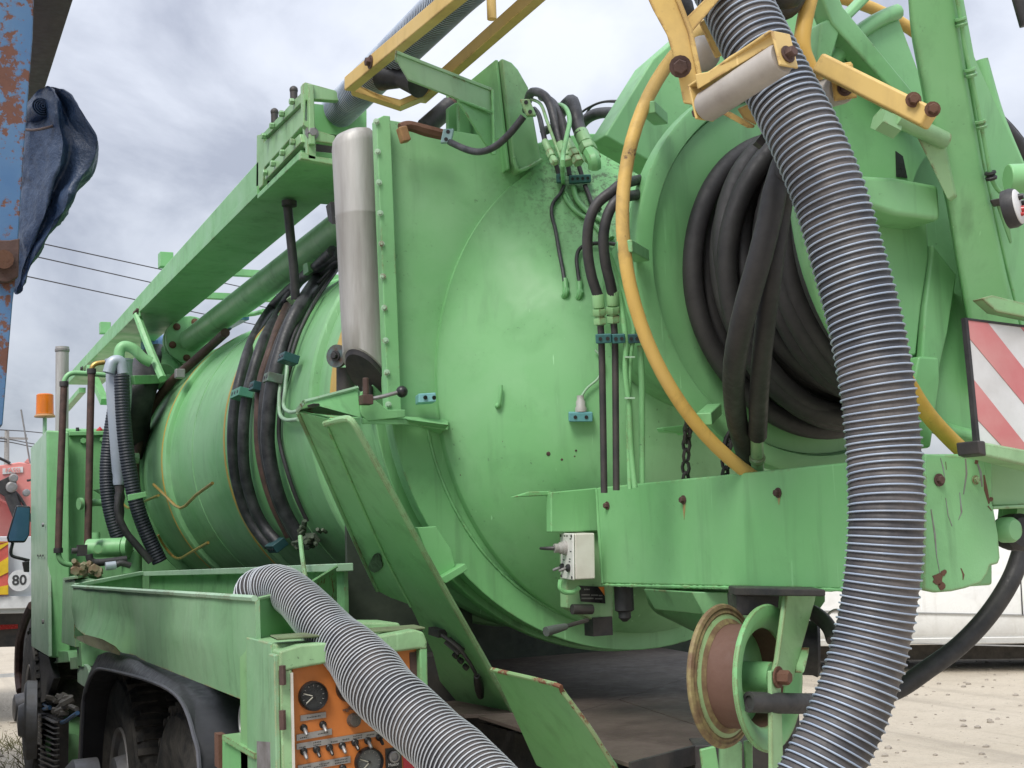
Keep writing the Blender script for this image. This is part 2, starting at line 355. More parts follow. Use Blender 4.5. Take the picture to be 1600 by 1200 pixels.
grey_truck = simple('grey_white_body', (0.50, 0.52, 0.54), (0.58, 0.60, 0.62), 0.4, sc=3, dusty=0.2)
glass_d = simple('dark_glass', (0.01, 0.013, 0.016), None, 0.06, bs=0)
# ground: pale trodden dirt with stones, grey-brown wet patches
m, t, p = nmat('dirt_ground'); P = pos(t)
a1 = noise(t, P, 0.35, 6, 0.6); a2 = noise(t, P, 2.4, 7, 0.65); a3 = noise(t, P, 26, 5, 0.7); vo = N(t, 'ShaderNodeTexVoronoi'); vo.inputs['Scale'].default_value = 30; t.links.new(P, vo.inputs['Vector'])
c = mix(t, rng(t, a1, 0.35, 0.65), (0.43, 0.375, 0.29), (0.52, 0.46, 0.37))
c = mix(t, mth(t, 'MULTIPLY', rng(t, a2, 0.5, 0.72), 0.45), c, (0.30, 0.255, 0.195))
c = mix(t, mth(t, 'MULTIPLY', rng(t, a3, 0.55, 0.75), 0.45), c, (0.15, 0.125, 0.10))
mp_ = N(t, 'ShaderNodeMapping'); mp_.inputs['Rotation'].default_value = (0, 0, math.radians(38)); mp_.inputs['Scale'].default_value = (2.2, 0.12, 1); t.links.new(P, mp_.inputs[0])
trk = noise(t, mp_.outputs[0], 1.3, 3, 0.5); c = mix(t, mth(t, 'MULTIPLY', rng(t, trk, 0.52, 0.66), 0.5), c, (0.27, 0.235, 0.185))
setin(t, p.inputs['Base Color'], c); p.inputs['Roughness'].default_value = 0.95
bump(t, p, mth(t, 'ADD', mth(t, 'MULTIPLY', a2, 1.0), mth(t, 'ADD', mth(t, 'MULTIPLY', a3, 0.5), mth(t, 'MULTIPLY', vo.outputs[0], 0.25))), 0.7, 0.05)
dirt_m = m
# ================================================================== SETTING
g = G(); g.add([(-600, -600, 0), (600, -600, 0), (600, 600, 0), (-600, 600, 0)], [[0, 1, 2, 3]])
struct(part('ground', g, dirt_m))
# loose stones (nobody could count them)
def stones(name, n, area, smin, smax, mat):
    g = G()
    for i in range(n):
        x = random.uniform(area[0], area[1]); y = random.uniform(area[2], area[3]); s = smin+(smax-smin)*random.random()**6
        vs = []; k = 6
        for lay, (rr, zz) in enumerate(((1.0, -0.1), (0.85, 0.45), (0.25, 0.7))):
            for j in range(k):
                an = 2*math.pi*(j+0.3*lay)/k; q = random.uniform(0.75, 1.25)
                vs.append((x+s*rr*q*math.cos(an), y+s*rr*q*math.sin(an)*0.8, s*zz*random.uniform(0.8, 1.1)))
        fs = [[a*k+j, a*k+(j+1) % k, (a+1)*k+(j+1) % k, (a+1)*k+j] for a in range(2) for j in range(k)]+[[12+j for j in range(k)]]
        g.add(vs, fs)
    o = part(name, g, mat); o['kind'] = 'stuff'; return o
stone_m = simple('stone', (0.24, 0.21, 0.17), (0.34, 0.30, 0.25), 0.9, sc=12)
stones('gravel', 5500, (2.2, 13, 2.5, 14), 0.003, 0.032, stone_m)
stones('gravel', 1500, (-0.6, 2.2, 7.5, 13), 0.006, 0.035, stone_m)
# dry grass tufts by the front wheel
g = G()
for i in range(620):
    bx, by = random.choice([(0.62, 9.3), (0.75, 10.2), (0.5, 11.4), (0.9, 11.2), (0.3, 10.4), (0.66, 8.6)]); bx += random.gauss(0, 0.16); by += random.gauss(0, 0.3)
    h = random.uniform(0.03, 0.13); dx, dy = random.gauss(0, 0.04), random.gauss(0, 0.04); ww = 0.004
    g.add([(bx-ww, by, 0), (bx+ww, by, 0), (bx+dx+ww*0.6, by+dy, h*0.6), (bx+dx*1.8, by+dy*1.8, h)], [[0, 1, 2, 3]])
grass_m = simple('dry_grass', (0.11, 0.12, 0.05), (0.22, 0.19, 0.10), 0.8, sc=3, bs=0)
o = part('grass', g, grass_m); o['kind'] = 'stuff'

# power line: pole and wires
pole = thing('utility_pole', 'thin grey utility pole far behind the red loading crane at the left edge', 'pole', onX(10, 760, 4.2)*1)
pb = D(10, 760, 70); WL[pole.name] = V((pb.x, pb.y, 0)); pole.location = (pb.x, pb.y, 0)
g = G(); g.lathe([(0.22, 0), (0.12, D(8, 672, 70).z)], (pb.x, pb.y, 0), (0, 0, 1), 10); part('shaft', g, concrete, pole)
zt = D(8, 684, 70).z
g = G(); g.bar((pb.x-1.1, pb.y-0.4, zt), (pb.x+1.1, pb.y+0.4, zt), 0.1, 0.12); part('crossarm', g, concrete, pole)
g = G()
for k in (-1, 0, 1): g.cyl((pb.x+k, pb.y+k*0.36, zt), (pb.x+k, pb.y+k*0.36, zt+0.25), 0.05, 8)
part('insulator', g, concrete, pole)
wire_pts = [((50, 377, 26), (330, 438, 34), (640, 505, 42)), ((30, 395, 26), (330, 462, 34), (640, 528, 42)), ((20, 427, 26), (320, 491, 34), (640, 556, 42))]
for pts, lab in zip(wire_pts, ('uppermost of the three thin wires crossing the sky under the boom', 'middle one of the three thin wires crossing the sky under the boom', 'lowest of the three thin wires crossing the sky under the boom')):
    a, b, c = PD(pts); a2 = a+(a-b)*2.2
    g = G(); g.tube([a2, a, b, c, c+(c-b)*1.5], 0.014, 5, 6); tag(part('power_line', g, wire_m), lab, 'wire', 'power lines crossing the sky')
for k, (y0, y1) in enumerate(((672, 676), (686, 695), (690, 700))):
    g = G(); g.tube([D(-60, y0-3, 70), D(8, y0, 70), D(62, y1, 78), D(160, y1+12, 90)], 0.03, 5, 5)
    tag(part('power_line', g, wire_m), ('topmost', 'middle', 'lowest')[k]+' faint wire running from the far pole behind the orange beacon', 'wire', 'power lines on the far pole')

# ================================================================== BLUE VEHICLE AT THE LEFT EDGE
bt = thing('blue_trailer', 'rusty blue trailer at the left edge, its corner post and top rail in view', 'trailer', V((-1.0, 7, 0)))
g = G(); py = 4.0
A = [onY(-14, -30, py), onY(54, -30, py), onY(51, 60, py), onY(37, 240, py), onY(25, 430, py), onY(20, 470, py), onY(4, 665, py), onY(-14, 665, py)]
g.prism(A, (0, 0.10, 0)); part('corner_post', g, blue_paint, bt, bevel=0.004)
g = G(); g.prism(PY([(16, 375), (31, 372), (29, 432), (14, 440), (-10, 440), (-10, 375)], py-0.03), (0, 0.03, 0)); part('hinge_plate', g, rust_dark, bt, bevel=0.004)
g = G(); g.cyl(onY(6, 405, py-0.07), onY(6, 405, py-0.03), 0.028, 12); part('hinge_pin', g, rust, bt)
rl = [onX(122, -30, 0.5), onX(69, 138, 0.5)]; rl[1] = onX(69, 150, 0.5)
zr = 3.42
g = G(); g.prism([(0.36, 2.6, zr), (0.5, 2.6, zr), (0.5, 2.6, zr+0.12), (0.36, 2.6, zr+0.12)], (0, 3.4, 0)); part('top_rail', g, brown_steel, bt, bevel=0.004)
g = G(); g.box((-1.0, 7.2, 1.35), 2.42, 6.3, 1.5); part('unseen_body', g, blue_paint, bt, bevel=0.01)  # unseen body beyond the frame, its height set to shade the hose tray
for y in (7.6, 8.9):
    g = G(); g.lathe([(0.2, -0.12), (0.44, -0.14), (0.5, -0.09), (0.5, 0.09), (0.44, 0.14), (0.2, 0.12)], (-0.1, y, 0.5), (1, 0, 0), 28); part('wheel', g, tyre, bt)
# tarpaulin bundle hanging from the rail
def loft(rows, n):
    g = G(); m_ = len(rows[0]); vs = [p for r in rows for p in r]
    fs = [[i*m_+j, i*m_+(j+1) % m_, (i+1)*m_+(j+1) % m_, (i+1)*m_+j] for i in range(len(rows)-1) for j in range(m_)]
    fs += [list(range(m_))[::-1], [(len(rows)-1)*m_+j for j in range(m_)]]
    return g.add(vs, fs)
secs = [(138, 60, 76), (165, 36, 92), (190, 34, 108), (215, 32, 122), (238, 32, 143), (250, 31, 145), (282, 30, 136), (300, 29, 112), (325, 28, 98), (352, 27, 90), (380, 26, 66), (410, 25, 48), (445, 24, 36), (462, 24, 30)]
rows = []
for k, (yy, x0, x1) in enumerate(secs):
    dep = 4.9; a = D(x0, yy, dep); b = D(x1, yy, dep); c = (a+b)/2; hw = (b-a).length/2; X = (b-a).normalized(); Yv = V((-0.2, 1, 0)).normalized()
    row = []
    for j in range(36):
        an = 2*math.pi*j/36; fold = 1+0.26*math.sin(an*6+k*0.22)+0.12*math.sin(an*11-k*0.3)+0.06*math.sin(k*1.3+an*3)
        edge = abs(math.cos(an)); ff = fold*(1-edge**6)+edge**6
        row.append(c+X*math.cos(an)*hw*(0.86+0.14*ff)*1.06+Yv*math.sin(an)*0.22*min(1, hw/0.08)*ff)
    rows.append(row)
tg = loft(rows, 36)
o = part('tarpaulin', tg, tarp, None, ang=35); tag(o, 'bundled dark blue tarpaulin hanging from the rail of the blue trailer', 'tarpaulin')
s = o.modifiers.new('sub', 'SUBSURF'); s.levels = 2; s.render_levels = 2
tx = bpy.data.textures.new('crumple', 'CLOUDS'); tx.noise_scale = 0.11; tx.noise_depth = 3
dm = o.modifiers.new('crumple', 'DISPLACE'); dm.texture = tx; dm.strength = 0.045; dm.mid_level = 0.5; dm.texture_coords = 'LOCAL'
# rolled tarp end above the bundle
g = G()
for k in range(5):
    r = 0.036-0.007*k; c = D(62, 170, 4.78)
    g.lathe([(r, -0.16), (r, 0.02+0.004*k), (r-0.0035, 0.02+0.004*k), (r-0.0035, -0.16)], c, (0.25, -1, 0.05), 22, closed=True)
tag(part('rolled_tarpaulin', g, tarp), 'rolled end of blue tarpaulin sheet tucked under the brown rail', 'tarpaulin')
g = G(); c = D(64, 205, 4.78); g.tube([c+V((-0.085, 0, 0.0)), c+V((-0.03, -0.07, -0.02)), c+V((0.03, -0.07, 0.0)), c+V((0.058, -0.02, 0.03)), c+V((0.066, 0.03, 0.06))], 0.005, 6); tag(part('rope', g, brown_steel), 'thin cord tied round the bundled blue tarpaulin', 'rope')

# ================================================================== WHITE VAN
vn = thing('white_van', 'white van parked behind the hanging corrugated hose at the right', 'van', V((10.6, 9.6, 0)))
va, vb = V((7.4, 11.75, 0)), V((12.1, 8.02, 0)); vt = (vb-va).normalized(); vnrm = V((vt.y, -vt.x, 0)); vnrm = vnrm if vnrm.dot(CAM-va) > 0 else -vnrm
def vp(s, h, o_=0.0): return va+vt*s+V((0, 0, h))+vnrm*o_
L = (vb-va).length
side = [(0, 0.32), (0, 1.15), (0.25, 1.25), (0.9, 1.95), (1.3, 2.17), (L-0.05, 2.17), (L, 2.0), (L, 0.32)]
xs = [(-0.10, 0.30), (-0.015, 0.40), (0.0, 0.60), (0.012, 0.87), (0.008, 0.90), (0.0, 1.18), (-0.06, 1.55), (-0.15, 1.95), (-0.24, 2.10), (-0.40, 2.17), (-1.35, 2.17), (-1.55, 2.0), (-1.70, 1.2), (-1.68, 0.30)]
g = G(); g.prism([vp(0, h, o_) for o_, h in xs], vt*L); part('body', g, white_paint, vn, bevel=0.012, ang=50)
g = G(); g.prism([vp(0.02, 0.29, -0.06), vp(L-0.02, 0.29, -0.06), vp(L-0.02, 0.36, -0.03), vp(0.02, 0.36, -0.03)], -vnrm*0.05); part('sill', g, white_paint, vn, bevel=0.01)
def onVan(px, py, o_): r = ray(px, py); q = va+vnrm*o_; return CAM+r*((q-CAM).dot(vnrm)/r.dot(vnrm))
def vline(a, b, w_, nm, mt):
    p, q = onVan(*a, 0.014), onVan(*b, 0.014); u = V((0, 0, 1)) if abs((q-p).normalized().z) < 0.7 else vt
    g = G(); g.prism([p, q, q+u*w_, p+u*w_], -vnrm*0.04); part(nm, g, mt, vn)
grey_line = simple('shadow_gap_grey', (0.30, 0.30, 0.29), None, 0.6, bs=0)
vline((1250, 955), (1700, 964), 0.012, 'body_crease', grey_line); vline((1300, 1003), (1700, 1013), 0.010, 'sill_joint', grey_line); vline((1588, 800), (1597, 962), 0.012, 'door_gap', dark_metal)
g = G(); g.prism([vp(0.1, 2.115, -0.215), vp(L-0.1, 2.115, -0.215), vp(L-0.1, 2.14, -0.215), vp(0.1, 2.14, -0.215)], -vnrm*0.03); part('gutter', g, grey_line, vn)
for s in (1.25,):
    g = G(); g.prism([vp(s, 0.42, 0.002), vp(s+0.012, 0.42, 0.002), vp(s+0.012, 2.05, 0.002), vp(s, 2.05, 0.002)], -vnrm*0.02); part('door_seam', g, dark_metal, vn)
g = G(); g.prism([vp(1.4, 1.3, 0.006), vp(2.35, 1.3, 0.006), vp(2.35, 1.95, 0.006), vp(1.55, 1.95, 0.006)], -vnrm*0.02); part('window', g, glass_d, vn)
for s in (0.95, L-1.0):
    g = G(); g.lathe([(0.12, 0.02), (0.2, 0.0), (0.3, -0.02), (0.34, -0.2), (0.2, -0.22)], vp(s, 0.34, 0.03), vnrm, 28); part('wheel', g, tyre, vn)
g = G(); g.box(vp(L/2, 0.2, -0.9), 0.9, L*0.9, 0.2, (vnrm, vt, V((0, 0, 1)))); part('underbody', g, simple('dusty_underbody', (0.05, 0.048, 0.045), (0.1, 0.09, 0.08), 0.9), vn)

# ================================================================== CRANE TRUCK AT LEFT BACKGROUND
ct = thing('crane_truck', 'white truck with a faded red loading crane and chevron tail behind the cab mirror', 'truck', V((-0.2, 15, 0)))
cy = 12.5
def cq(pts, y, off, name, mat, parent=ct, **k):
    g = G(); g.prism(PY(pts, y), off); return part(name, g, mat, parent, **k)
cq([(-160, 838), (50, 838), (50, 958), (-160, 962)], cy+0.05, (0, 2.5, 0), 'load_bed', grey_truck, bevel=0.01)
cq([(-160, 935), (52, 931), (52, 950), (-160, 955)], cy, (0, 0.05, 0), 'bumper', white_pl, bevel=0.004)
cq([(-160, 952), (52, 950), (52, 975), (-160, 980)], cy+0.3, (0, 1.5, 0), 'under_frame', dark_metal)
# chevron plate
cv = cq([(-60, 846), (13, 846), (13, 930), (-60, 930)], cy-0.02, (0, 0.03, 0), 'chevron_plate', chev_red)
for k in range(-1, 3):
    x0, y0 = -18, 906-44*k
    pts = [(max(-60, -58), y0+34), (-58, y0+10), (13, y0-36), (13, y0-12)]
    pts = [(a, min(max(b, 847), 929)) for a, b in pts]
    cq(pts, cy-0.028, (0, 0.006, 0), 'stripe', chev_yel, cv)
sg = G(); cc = onY(30, 907, cy-0.03); sg.lathe([(0.095, 0), (0.095, 0.012)], cc, (0, -1, 0), 28); sgn = part('speed_sign', sg, white_pl, ct)
def text(s, size, center, right, up, mat, parent, name='lettering', depth=0.001, bold=0.0):
    cu = bpy.data.curves.new('t', 'FONT'); cu.body = s; cu.size = size; cu.align_x = 'CENTER'; cu.align_y = 'CENTER'; cu.extrude = depth; cu.offset = bold; cu.resolution_u = 3
    o = bpy.data.objects.new('t', cu); COL.objects.link(o)
    me = bpy.data.meshes.new_from_object(o.evaluated_get(bpy.context.evaluated_depsgraph_get()))
    bpy.data.objects.remove(o); R = V(right).normalized(); U = V(up); U = (U-R*U.dot(R)).normalized(); Nn = R.cross(U)
    for v in me.vertices: v.co = R*v.co.x+U*v.co.y+Nn*v.co.z
    me.materials.clear(); me.materials.append(mat); me.name = name
    o = bpy.data.objects.new(name, me); link(o, parent, center); return o
text('80', 0.125, cc+V((0, -0.014, 0)), (1, 0, 0), (0, 0, 1), ink, sgn, 'speed_number', bold=0.003)
# crane
crn = cq([(-90, 736), (0, 727), (30, 722), (48, 724), (56, 742), (57, 800), (48, 812), (20, 790), (-20, 770), (-90, 770)], cy+0.5, (0, 0.35, 0), 'crane_head', red_crane, bevel=0.012)
cq([(4, 732), (36, 729), (36, 738), (4, 741)], cy+0.488, (0, 0.014, 0), 'name_plate', white_board, crn)
text('FASSI', 0.058, onY(20, 735, cy+0.48), (1, 0, -0.06), (0, 0, 1), red_crane, crn, 'name_lettering', bold=0.001)
g = G(); g.prism(PY([(38, 722), (44, 716), (46, 724)], cy+0.5), (0, 0.03, 0)); part('lifting_eye', g, red_crane, crn)
cb = cq([(-60, 752), (10, 784), (48, 806), (57, 860), (-60, 862)], cy+0.75, (0, 0.4, 0), 'crane_column', red_crane, bevel=0.012)
lk = cq([(-40, 748), (0, 751), (14, 744), (26, 748), (26, 760), (22, 772), (12, 778), (2, 772), (-12, 762), (-40, 764)], cy+0.42, (0, 0.06, 0), 'link_arm', dark_metal, bevel=0.006)
for a, b, r in ((21, 747, 0.042), (18, 761, 0.052), (41, 770, 0.036)):
    g = G(); c = onY(a, b, cy+0.40); g.lathe([(r, 0), (r, 0.015), (r*0.7, 0.03), (0.001, 0.032)], c, (0, -1, 0), 18); part('pin', g, steel_dull, lk)
g = G(); g.cyl(onY(16, 772, cy+0.45), onY(32, 812, cy+0.45), 0.058, 14); part('cylinder', g, rubber, ct)
g = G(); g.tube(PY([(14, 760), (30, 776), (44, 800), (50, 815)], cy+0.44), 0.016, 6); part('hydraulic_hose', g, rubber, ct)
g = G(); g.tube([onY(-10, 712, cy+0.5), onY(6, 719, cy+0.5), onY(16, 724, cy+0.5)], 0.014, 6); part('hydraulic_hose', g, rubber, ct)
g = G(); g.tube([onY(51, 722, cy+0.4), onY(52, 735, cy+0.4), onY(51, 748, cy+0.4), onY(42, 751, cy+0.4)], 0.011, 6); part('cable', g, rubber, ct)
g = G(); g.cyl(onY(47, 724, cy+0.6), onY(33, 640, cy+0.6), 0.008, 6); part('antenna', g, steel_dull, ct)
for x in (-0.9, 0.25):
    g = G(); g.lathe([(0.2, -0.12), (0.42, -0.14), (0.5, -0.1), (0.5, 0.1), (0.42, 0.14), (0.2, 0.12)], (x, cy+1.3, 0.5), (1, 0, 0), 28); part('wheel', g, tyre, ct)
cq([(-160, 980), (45, 975), (43, 1010), (-160, 1015)], cy+0.4, (0, 0.2, 0), 'tail_lamp_bar', dark_metal)
g = G(); g.prism(PY([(0, 972), (28, 970), (28, 982), (0, 984)], cy+0.36), (0, 0.04, 0)); part('tail_lamp', g, red_lens, ct)
g = G(); g.prism(PY([(-90, 1060), (28, 1052), (28, 1057), (-90, 1065)], cy+0.3), (0, 0.05, 0)); part('under_run_bar', g, white_pl, ct)
g = G(); g.box((-0.9, cy+1.6, 0.6), 2.4, 2.2, 0.55); part('chassis', g, dark_metal, ct)
# ================================================================== THE GREEN VACUUM TRUCK
T = thing('vacuum_truck', 'green vacuum tanker truck seen from its rear left with hose reel, tank and boom', 'truck', V((2.05, 5.5, 0)))
def prt(name, g, mats, parent=None, **k): return part(name, g, mats, parent or T, **k)
def plate(name, pts, off, mat, parent=None, bevel=0.003, **k):
    g = G(); g.prism(pts, off); return prt(name, g, mat, parent, bevel=bevel, **k)
AX = V((0, 1, 0)); TC = V((TX, 0, TZ))
def tcirc(y): return V((TX, y, TZ))

# ---------- tank
g = G(); g.lathe([(TR, 3.44), (TR, 7.9), (TR-0.05, 8.02), (TR-0.2, 8.12), (0.3, 8.2), (0.001, 8.22)], tcirc(0), AX, 96); tank = prt('tank', g, green_tank)
for y0, wd in ((6.93, 0.10), (5.47, 0.10), (4.25, 0.05), (3.86, 0.07)):
    g = G(); g.lathe([(TR-0.005, y0), (TR+0.022, y0+0.008), (TR+0.03, y0+0.02), (TR+0.03, y0+wd-0.02), (TR+0.022, y0+wd-0.008), (TR-0.005, y0+wd)], tcirc(0), AX, 96); prt('stiffening_ring', g, green_tank, tank)
for y0, wd, rr in ((6.985, 0.024, TR+0.0318), (5.525, 0.026, TR+0.0318), (4.02, 0.085, TR+0.004)):
    g = G(); g.lathe([(TR-0.002, y0), (rr, y0), (rr, y0+wd), (TR-0.002, y0+wd)], tcirc(0), AX, 96); prt('yellow_line', g, yellow_line, tank)
for y0 in (6.35, 4.75):
    g = G(); g.lathe([(TR-0.002, y0), (TR+0.0035, y0+0.002), (TR+0.0035, y0+0.012), (TR-0.002, y0+0.014)], tcirc(0), AX, 96); prt('weld_seam', g, green_tank, tank)
g = G(); g.lathe([(TR-0.01, 7.82), (TR+0.05, 7.82), (TR+0.05, 7.86), (TR-0.01, 7.86)], tcirc(0), AX, 96); prt('front_rim', g, green, tank)
# ---------- rear door: ring flange, corner plate, dish
g = G(); g.lathe([(0.66, 3.40), (0.805, 3.40), (0.805, 3.455), (0.66, 3.455)], tcirc(0), AX, 96, closed=True); door = prt('rear_door', g, green, bevel=0.004)
g = G(); g.lathe([(0.70, 3.50), (0.815, 3.50), (0.815, 3.545), (0.70, 3.545)], tcirc(0), AX, 96, closed=True); prt('tank_flange', g, green, tank, bevel=0.004)
vs = []; nr, na_ = 36, 128
for i in range(nr+1):
    rr = DR*math.sin(math.pi/2*i/nr)
    for j in range(na_): an = 2*math.pi*j/na_; vs.append(V((TX+math.cos(an)*rr*DSX, DY-dish_h(rr, (an+math.pi) % (2*math.pi)-math.pi)-0.001, TZ+math.sin(an)*rr*DSZ)))
g = G(); g.add(vs+[p+V((0, 0.05, 0)) for p in vs[-na_:]], [[i*na_+j, i*na_+(j+1) % na_, (i+1)*na_+(j+1) % na_, (i+1)*na_+j] for i in range(nr+1) for j in range(na_)])
dish = prt('dished_end', g, green_tank, door, ang=60)
cp = [onY(620, 651, 3.385), onY(600, 186, 3.385), V((1.60, 3.385, 2.775)), V((2.05, 3.385, 2.76)), V((2.05, 3.385, 2.3)), V((1.5, 3.385, 1.95)), onY(700, 660, 3.385)]
g = G(); g.prism(cp, (0, 0.018, 0)); prt('corner_plate', g, green_tank, door, bevel=0.002)
# bolted edge strip
st = [onY(588, 186, 3.34), onY(600, 180, 3.34), onY(610, 181, 3.34), onY(628, 655, 3.34), onY(607, 655, 3.34)]
strip = plate('edge_strip', st, (0, 0.04, 0), green, door)
bolts(strip, [onY(588+(y-190)*0.042, y, 3.338) for y in (190, 237, 285, 333, 381, 432, 481, 532, 582, 632)], (-0.35, -1, 0), 0.006, green_pale)
# lower gusset under the corner plate and valve bracket
plate('bottom_flange', [onY(564, 612, 3.42), onY(564, 654, 3.30), onY(634, 655, 3.31), onY(700, 664, 3.31), onY(702, 656, 3.37), onY(620, 648, 3.37)], (0, 0, -0.016), green, door)
plate('bracket_skirt', PY([(564, 612), (568, 611), (606, 640), (634, 640), (634, 652), (575, 658), (563, 648)], 3.30), (0, 0.012, 0), green, door)
plate('gusset', [onY(634, 655, 3.27), onY(702, 664, 3.27), onY(690, 678, 3.36), onY(650, 664, 3.36)], (0, 0.012, 0), green, door)
tc_ = onY(665, 623, 3.33); g = G(); g.box(tc_, 0.05, 0.055, 0.026, (V((0.98, -0.2, 0.06)), V((0.2, 0.98, 0)), V((0, 0, 1)))); cl = prt('teal_fitting', g, simple('pale_teal', (0.18, 0.42, 0.44), (0.25, 0.5, 0.5), 0.5, sc=30), door, bevel=0.003)
for dx in (-0.013, 0.013):
    g = G(); c = tc_+V((dx, -0.028, 0.0)); g.lathe([(0.006, 0), (0.006, 0.004)], c, (0.2, -0.98, 0), 12); prt('hole', g, black_pl, cl)
# valve lever with ball
g = G(); c = onY(572, 625, 3.26); g.box(c, 0.03, 0.035, 0.026); g.cyl(c+V((0, 0, 0.01)), c+V((0, 0, 0.06)), 0.009, 8); vv = prt('drain_valve', g, rust_dark, door, bevel=0.002)
g = G(); g.tube([c, onY(600, 619, 3.25), onY(622, 613, 3.25)], 0.0055, 8); prt('lever', g, steel_dull, vv)
g = G(); g.ball(onY(628, 612, 3.25), 0.0165); prt('ball_knob', g, black_pl, vv)
# hook on the dish
g = G(); a = onDish(778, 634, 0.0); g.ball(onDish(778, 634, 0.004), 0.009, seg=10); g.tube([a, onDish(777, 635, 0.014), onDish(780, 632, 0.022), onDish(782, 618, 0.024), onDish(783, 602, 0.024)], 0.0048, 8); prt('hook', g, green, door)

# ---------- stainless level cylinder
yc = 3.50; c0 = onY(552, 205, yc); c1 = onY(574, 604, yc); R_ = 0.066; sl = 24
g = G(); rows = []; ax_ = (c0-c1).normalized(); x_ = V((1, -0.25, 0)); x_ = (x_-ax_*x_.dot(ax_)).normalized(); y_ = ax_.cross(x_)
Lc = (c0-c1).length; sg_ = 1 if y_.dot(CAM-c1) > 0 else -1
for kind, hh in (('b', 0.0), ('s', 0.24), ('s', 0.35), ('s', 0.66), ('s', 0.664), ('s', 0.668), ('t', -0.012), ('t1', 0.0), ('t2', 0.0), ('t3', 0.0)):
    row = []
    for j in range(sl*2):
        an = math.pi*j/sl; cx, sy = math.cos(an), math.sin(an)
        if kind == 'b': h = 0.045-0.05*cx+0.045*sg_*sy; rr = R_
        elif kind == 's': h = hh*Lc; rr = R_*(1.012 if hh == 0.664 else 1)
        elif kind == 't': h = Lc-0.045+0.012*cx; rr = R_
        elif kind == 't1': h = Lc-0.022+0.012*cx; rr = R_*0.95
        elif kind == 't2': h = Lc-0.007+0.010*cx; rr = R_*0.78
        else: h = Lc+0.001+0.006*cx; rr = R_*0.45
        row.append(c1+ax_*h+x_*cx*rr+y_*sy*rr)
    rows.append(row)
cylv = prt('level_cylinder', loft(rows, sl*2), steel, ang=50)
cap = []
for j in range(32):
    an = math.pi*j/16; cap.append(c1+ax_*(0.043-0.05*math.cos(an)+0.045*sg_*math.sin(an))+x_*math.cos(an)*R_*0.9+y_*math.sin(an)*R_*0.9)
# slanted dark front scallop
g = G(); rr_ = []
for hh, k in ((0.0, 1.0), (0.10, 1.0)): pass
g.prism(cap, -ax_*0.02); prt('bottom_cap', g, dark_metal, cylv)
g = G(); g.cyl(c1+ax_*0.0, c1-ax_*0.07, 0.016, 12); g.hexn(c1-ax_*0.07, ax_, 0.022, 0.025); prt('outlet', g, dark_metal, cylv)
for h in (0.18, 0.8):
    g = G(); q = c1+ax_*Lc*h; g.bar(q+V((0.03, 0.02, 0)), q+V((0.14, -0.06, 0)), 0.03, 0.05); prt('mount', g, green_dark, cylv)
sh = onX(529, 557, 1.22); g = G(); g.lathe([(0.036, 0), (0.036, 0.014)], sh, (-0.75, -0.6, 0), 20); shk = prt('shackle_plate', g, simple('pale_blue_plate', (0.10, 0.165, 0.175), (0.09, 0.055, 0.04), 0.6, sc=40), tank)
bolts(shk, [sh+V((-0.014, -0.012, 0))], (-0.75, -0.6, 0), 0.011, dark_metal)
g = G(); g.cyl(onX(540, 575, 1.25), onX(540, 622, 1.25), 0.03, 10); prt('spring_post', g, dark_metal, tank)

# ---------- top bracket with arm
by_ = 3.33
rf = PY([(784, 90), (800, 97), (810, 108), (826, 136), (843, 232), (846, 250), (816, 268), (803, 252)], by_)
plate('boom_rest_post', rf, (0, 0.30, 0), green_moss, bevel=0.006)
plate('post_cheek', [onY(784, 90, by_)+V((-0.012, 0.02, 0)), onY(803, 262, by_)+V((-0.012, 0.02, 0)), onY(803, 262, by_)+V((-0.012, 0.36, -0.02)), onY(784, 90, by_)+V((-0.012, 0.34, -0.07)), onY(784, 90, by_)+V((-0.012, 0.30, 0))], (0.01, 0, 0), green, bevel=0.003)
a0, a1 = onY(617, 84, 3.02), onY(768, 141, 3.22)
vz = V((0, 0, 1))
g = G(); hh = 0.052; g.prism([a0+V((0, 0, 0.004)), a1+V((0, 0, 0.0)), a1+V((0, 0, -hh*1.25)), a0+(a1-a0)*0.12+V((0, 0, -hh*1.1)), a0+(a1-a0)*0.03+V((0, 0, -hh*0.4))], (0.004, 0.012, 0))
g.prism([a0+V((0, -0.004, 0.010)), a1+V((0, -0.004, 0.006)), a1+V((0.02, 0.055, 0.006)), a0+V((0.02, 0.055, 0.010))], (0, 0, -0.01)); arm = prt('support_arm', g, green_moss, bevel=0.002)
g0 = a0+(a1-a0)*0.63+V((0, 0.006, -hh*1.2)); g = G(); g.prism([g0, a1+V((0, 0.006, -hh*1.3)), a1+V((0, 0.006, -0.19))], (0, 0.01, 0)); prt('gusset', g, green, arm, bevel=0.002)
# small hydraulic cylinder behind, grey
g = G(); p0, p1 = onY(664, 200, 3.75), onY(704, 165, 3.75); g.cyl(p0, p1, 0.032, 16); hc = prt('tilt_cylinder', g, rubber)
g = G(); g.cyl(p1, p1+(p1-p0)*0.10, 0.026, 14); prt('end_cap', g, rust_dark, hc)
g = G(); q = onY(711, 150, 3.75); g.lathe([(0.030, -0.02), (0.030, 0.02)], q, (-0.4, -0.9, 0), 18); g.lathe([(0.02, 0.02), (0.02, 0.028)], q, (-0.4, -0.9, 0), 16); prt('eye', g, green_moss, hc)
plate('cylinder_bracket', PY([(700, 168), (712, 160), (730, 162), (742, 240), (700, 226)], 3.62), (0, 0.02, 0), green)
plate('cylinder_bracket', PY([(716, 162), (732, 160), (738, 238), (718, 232)], 3.55), (0, 0.02, 0), green)
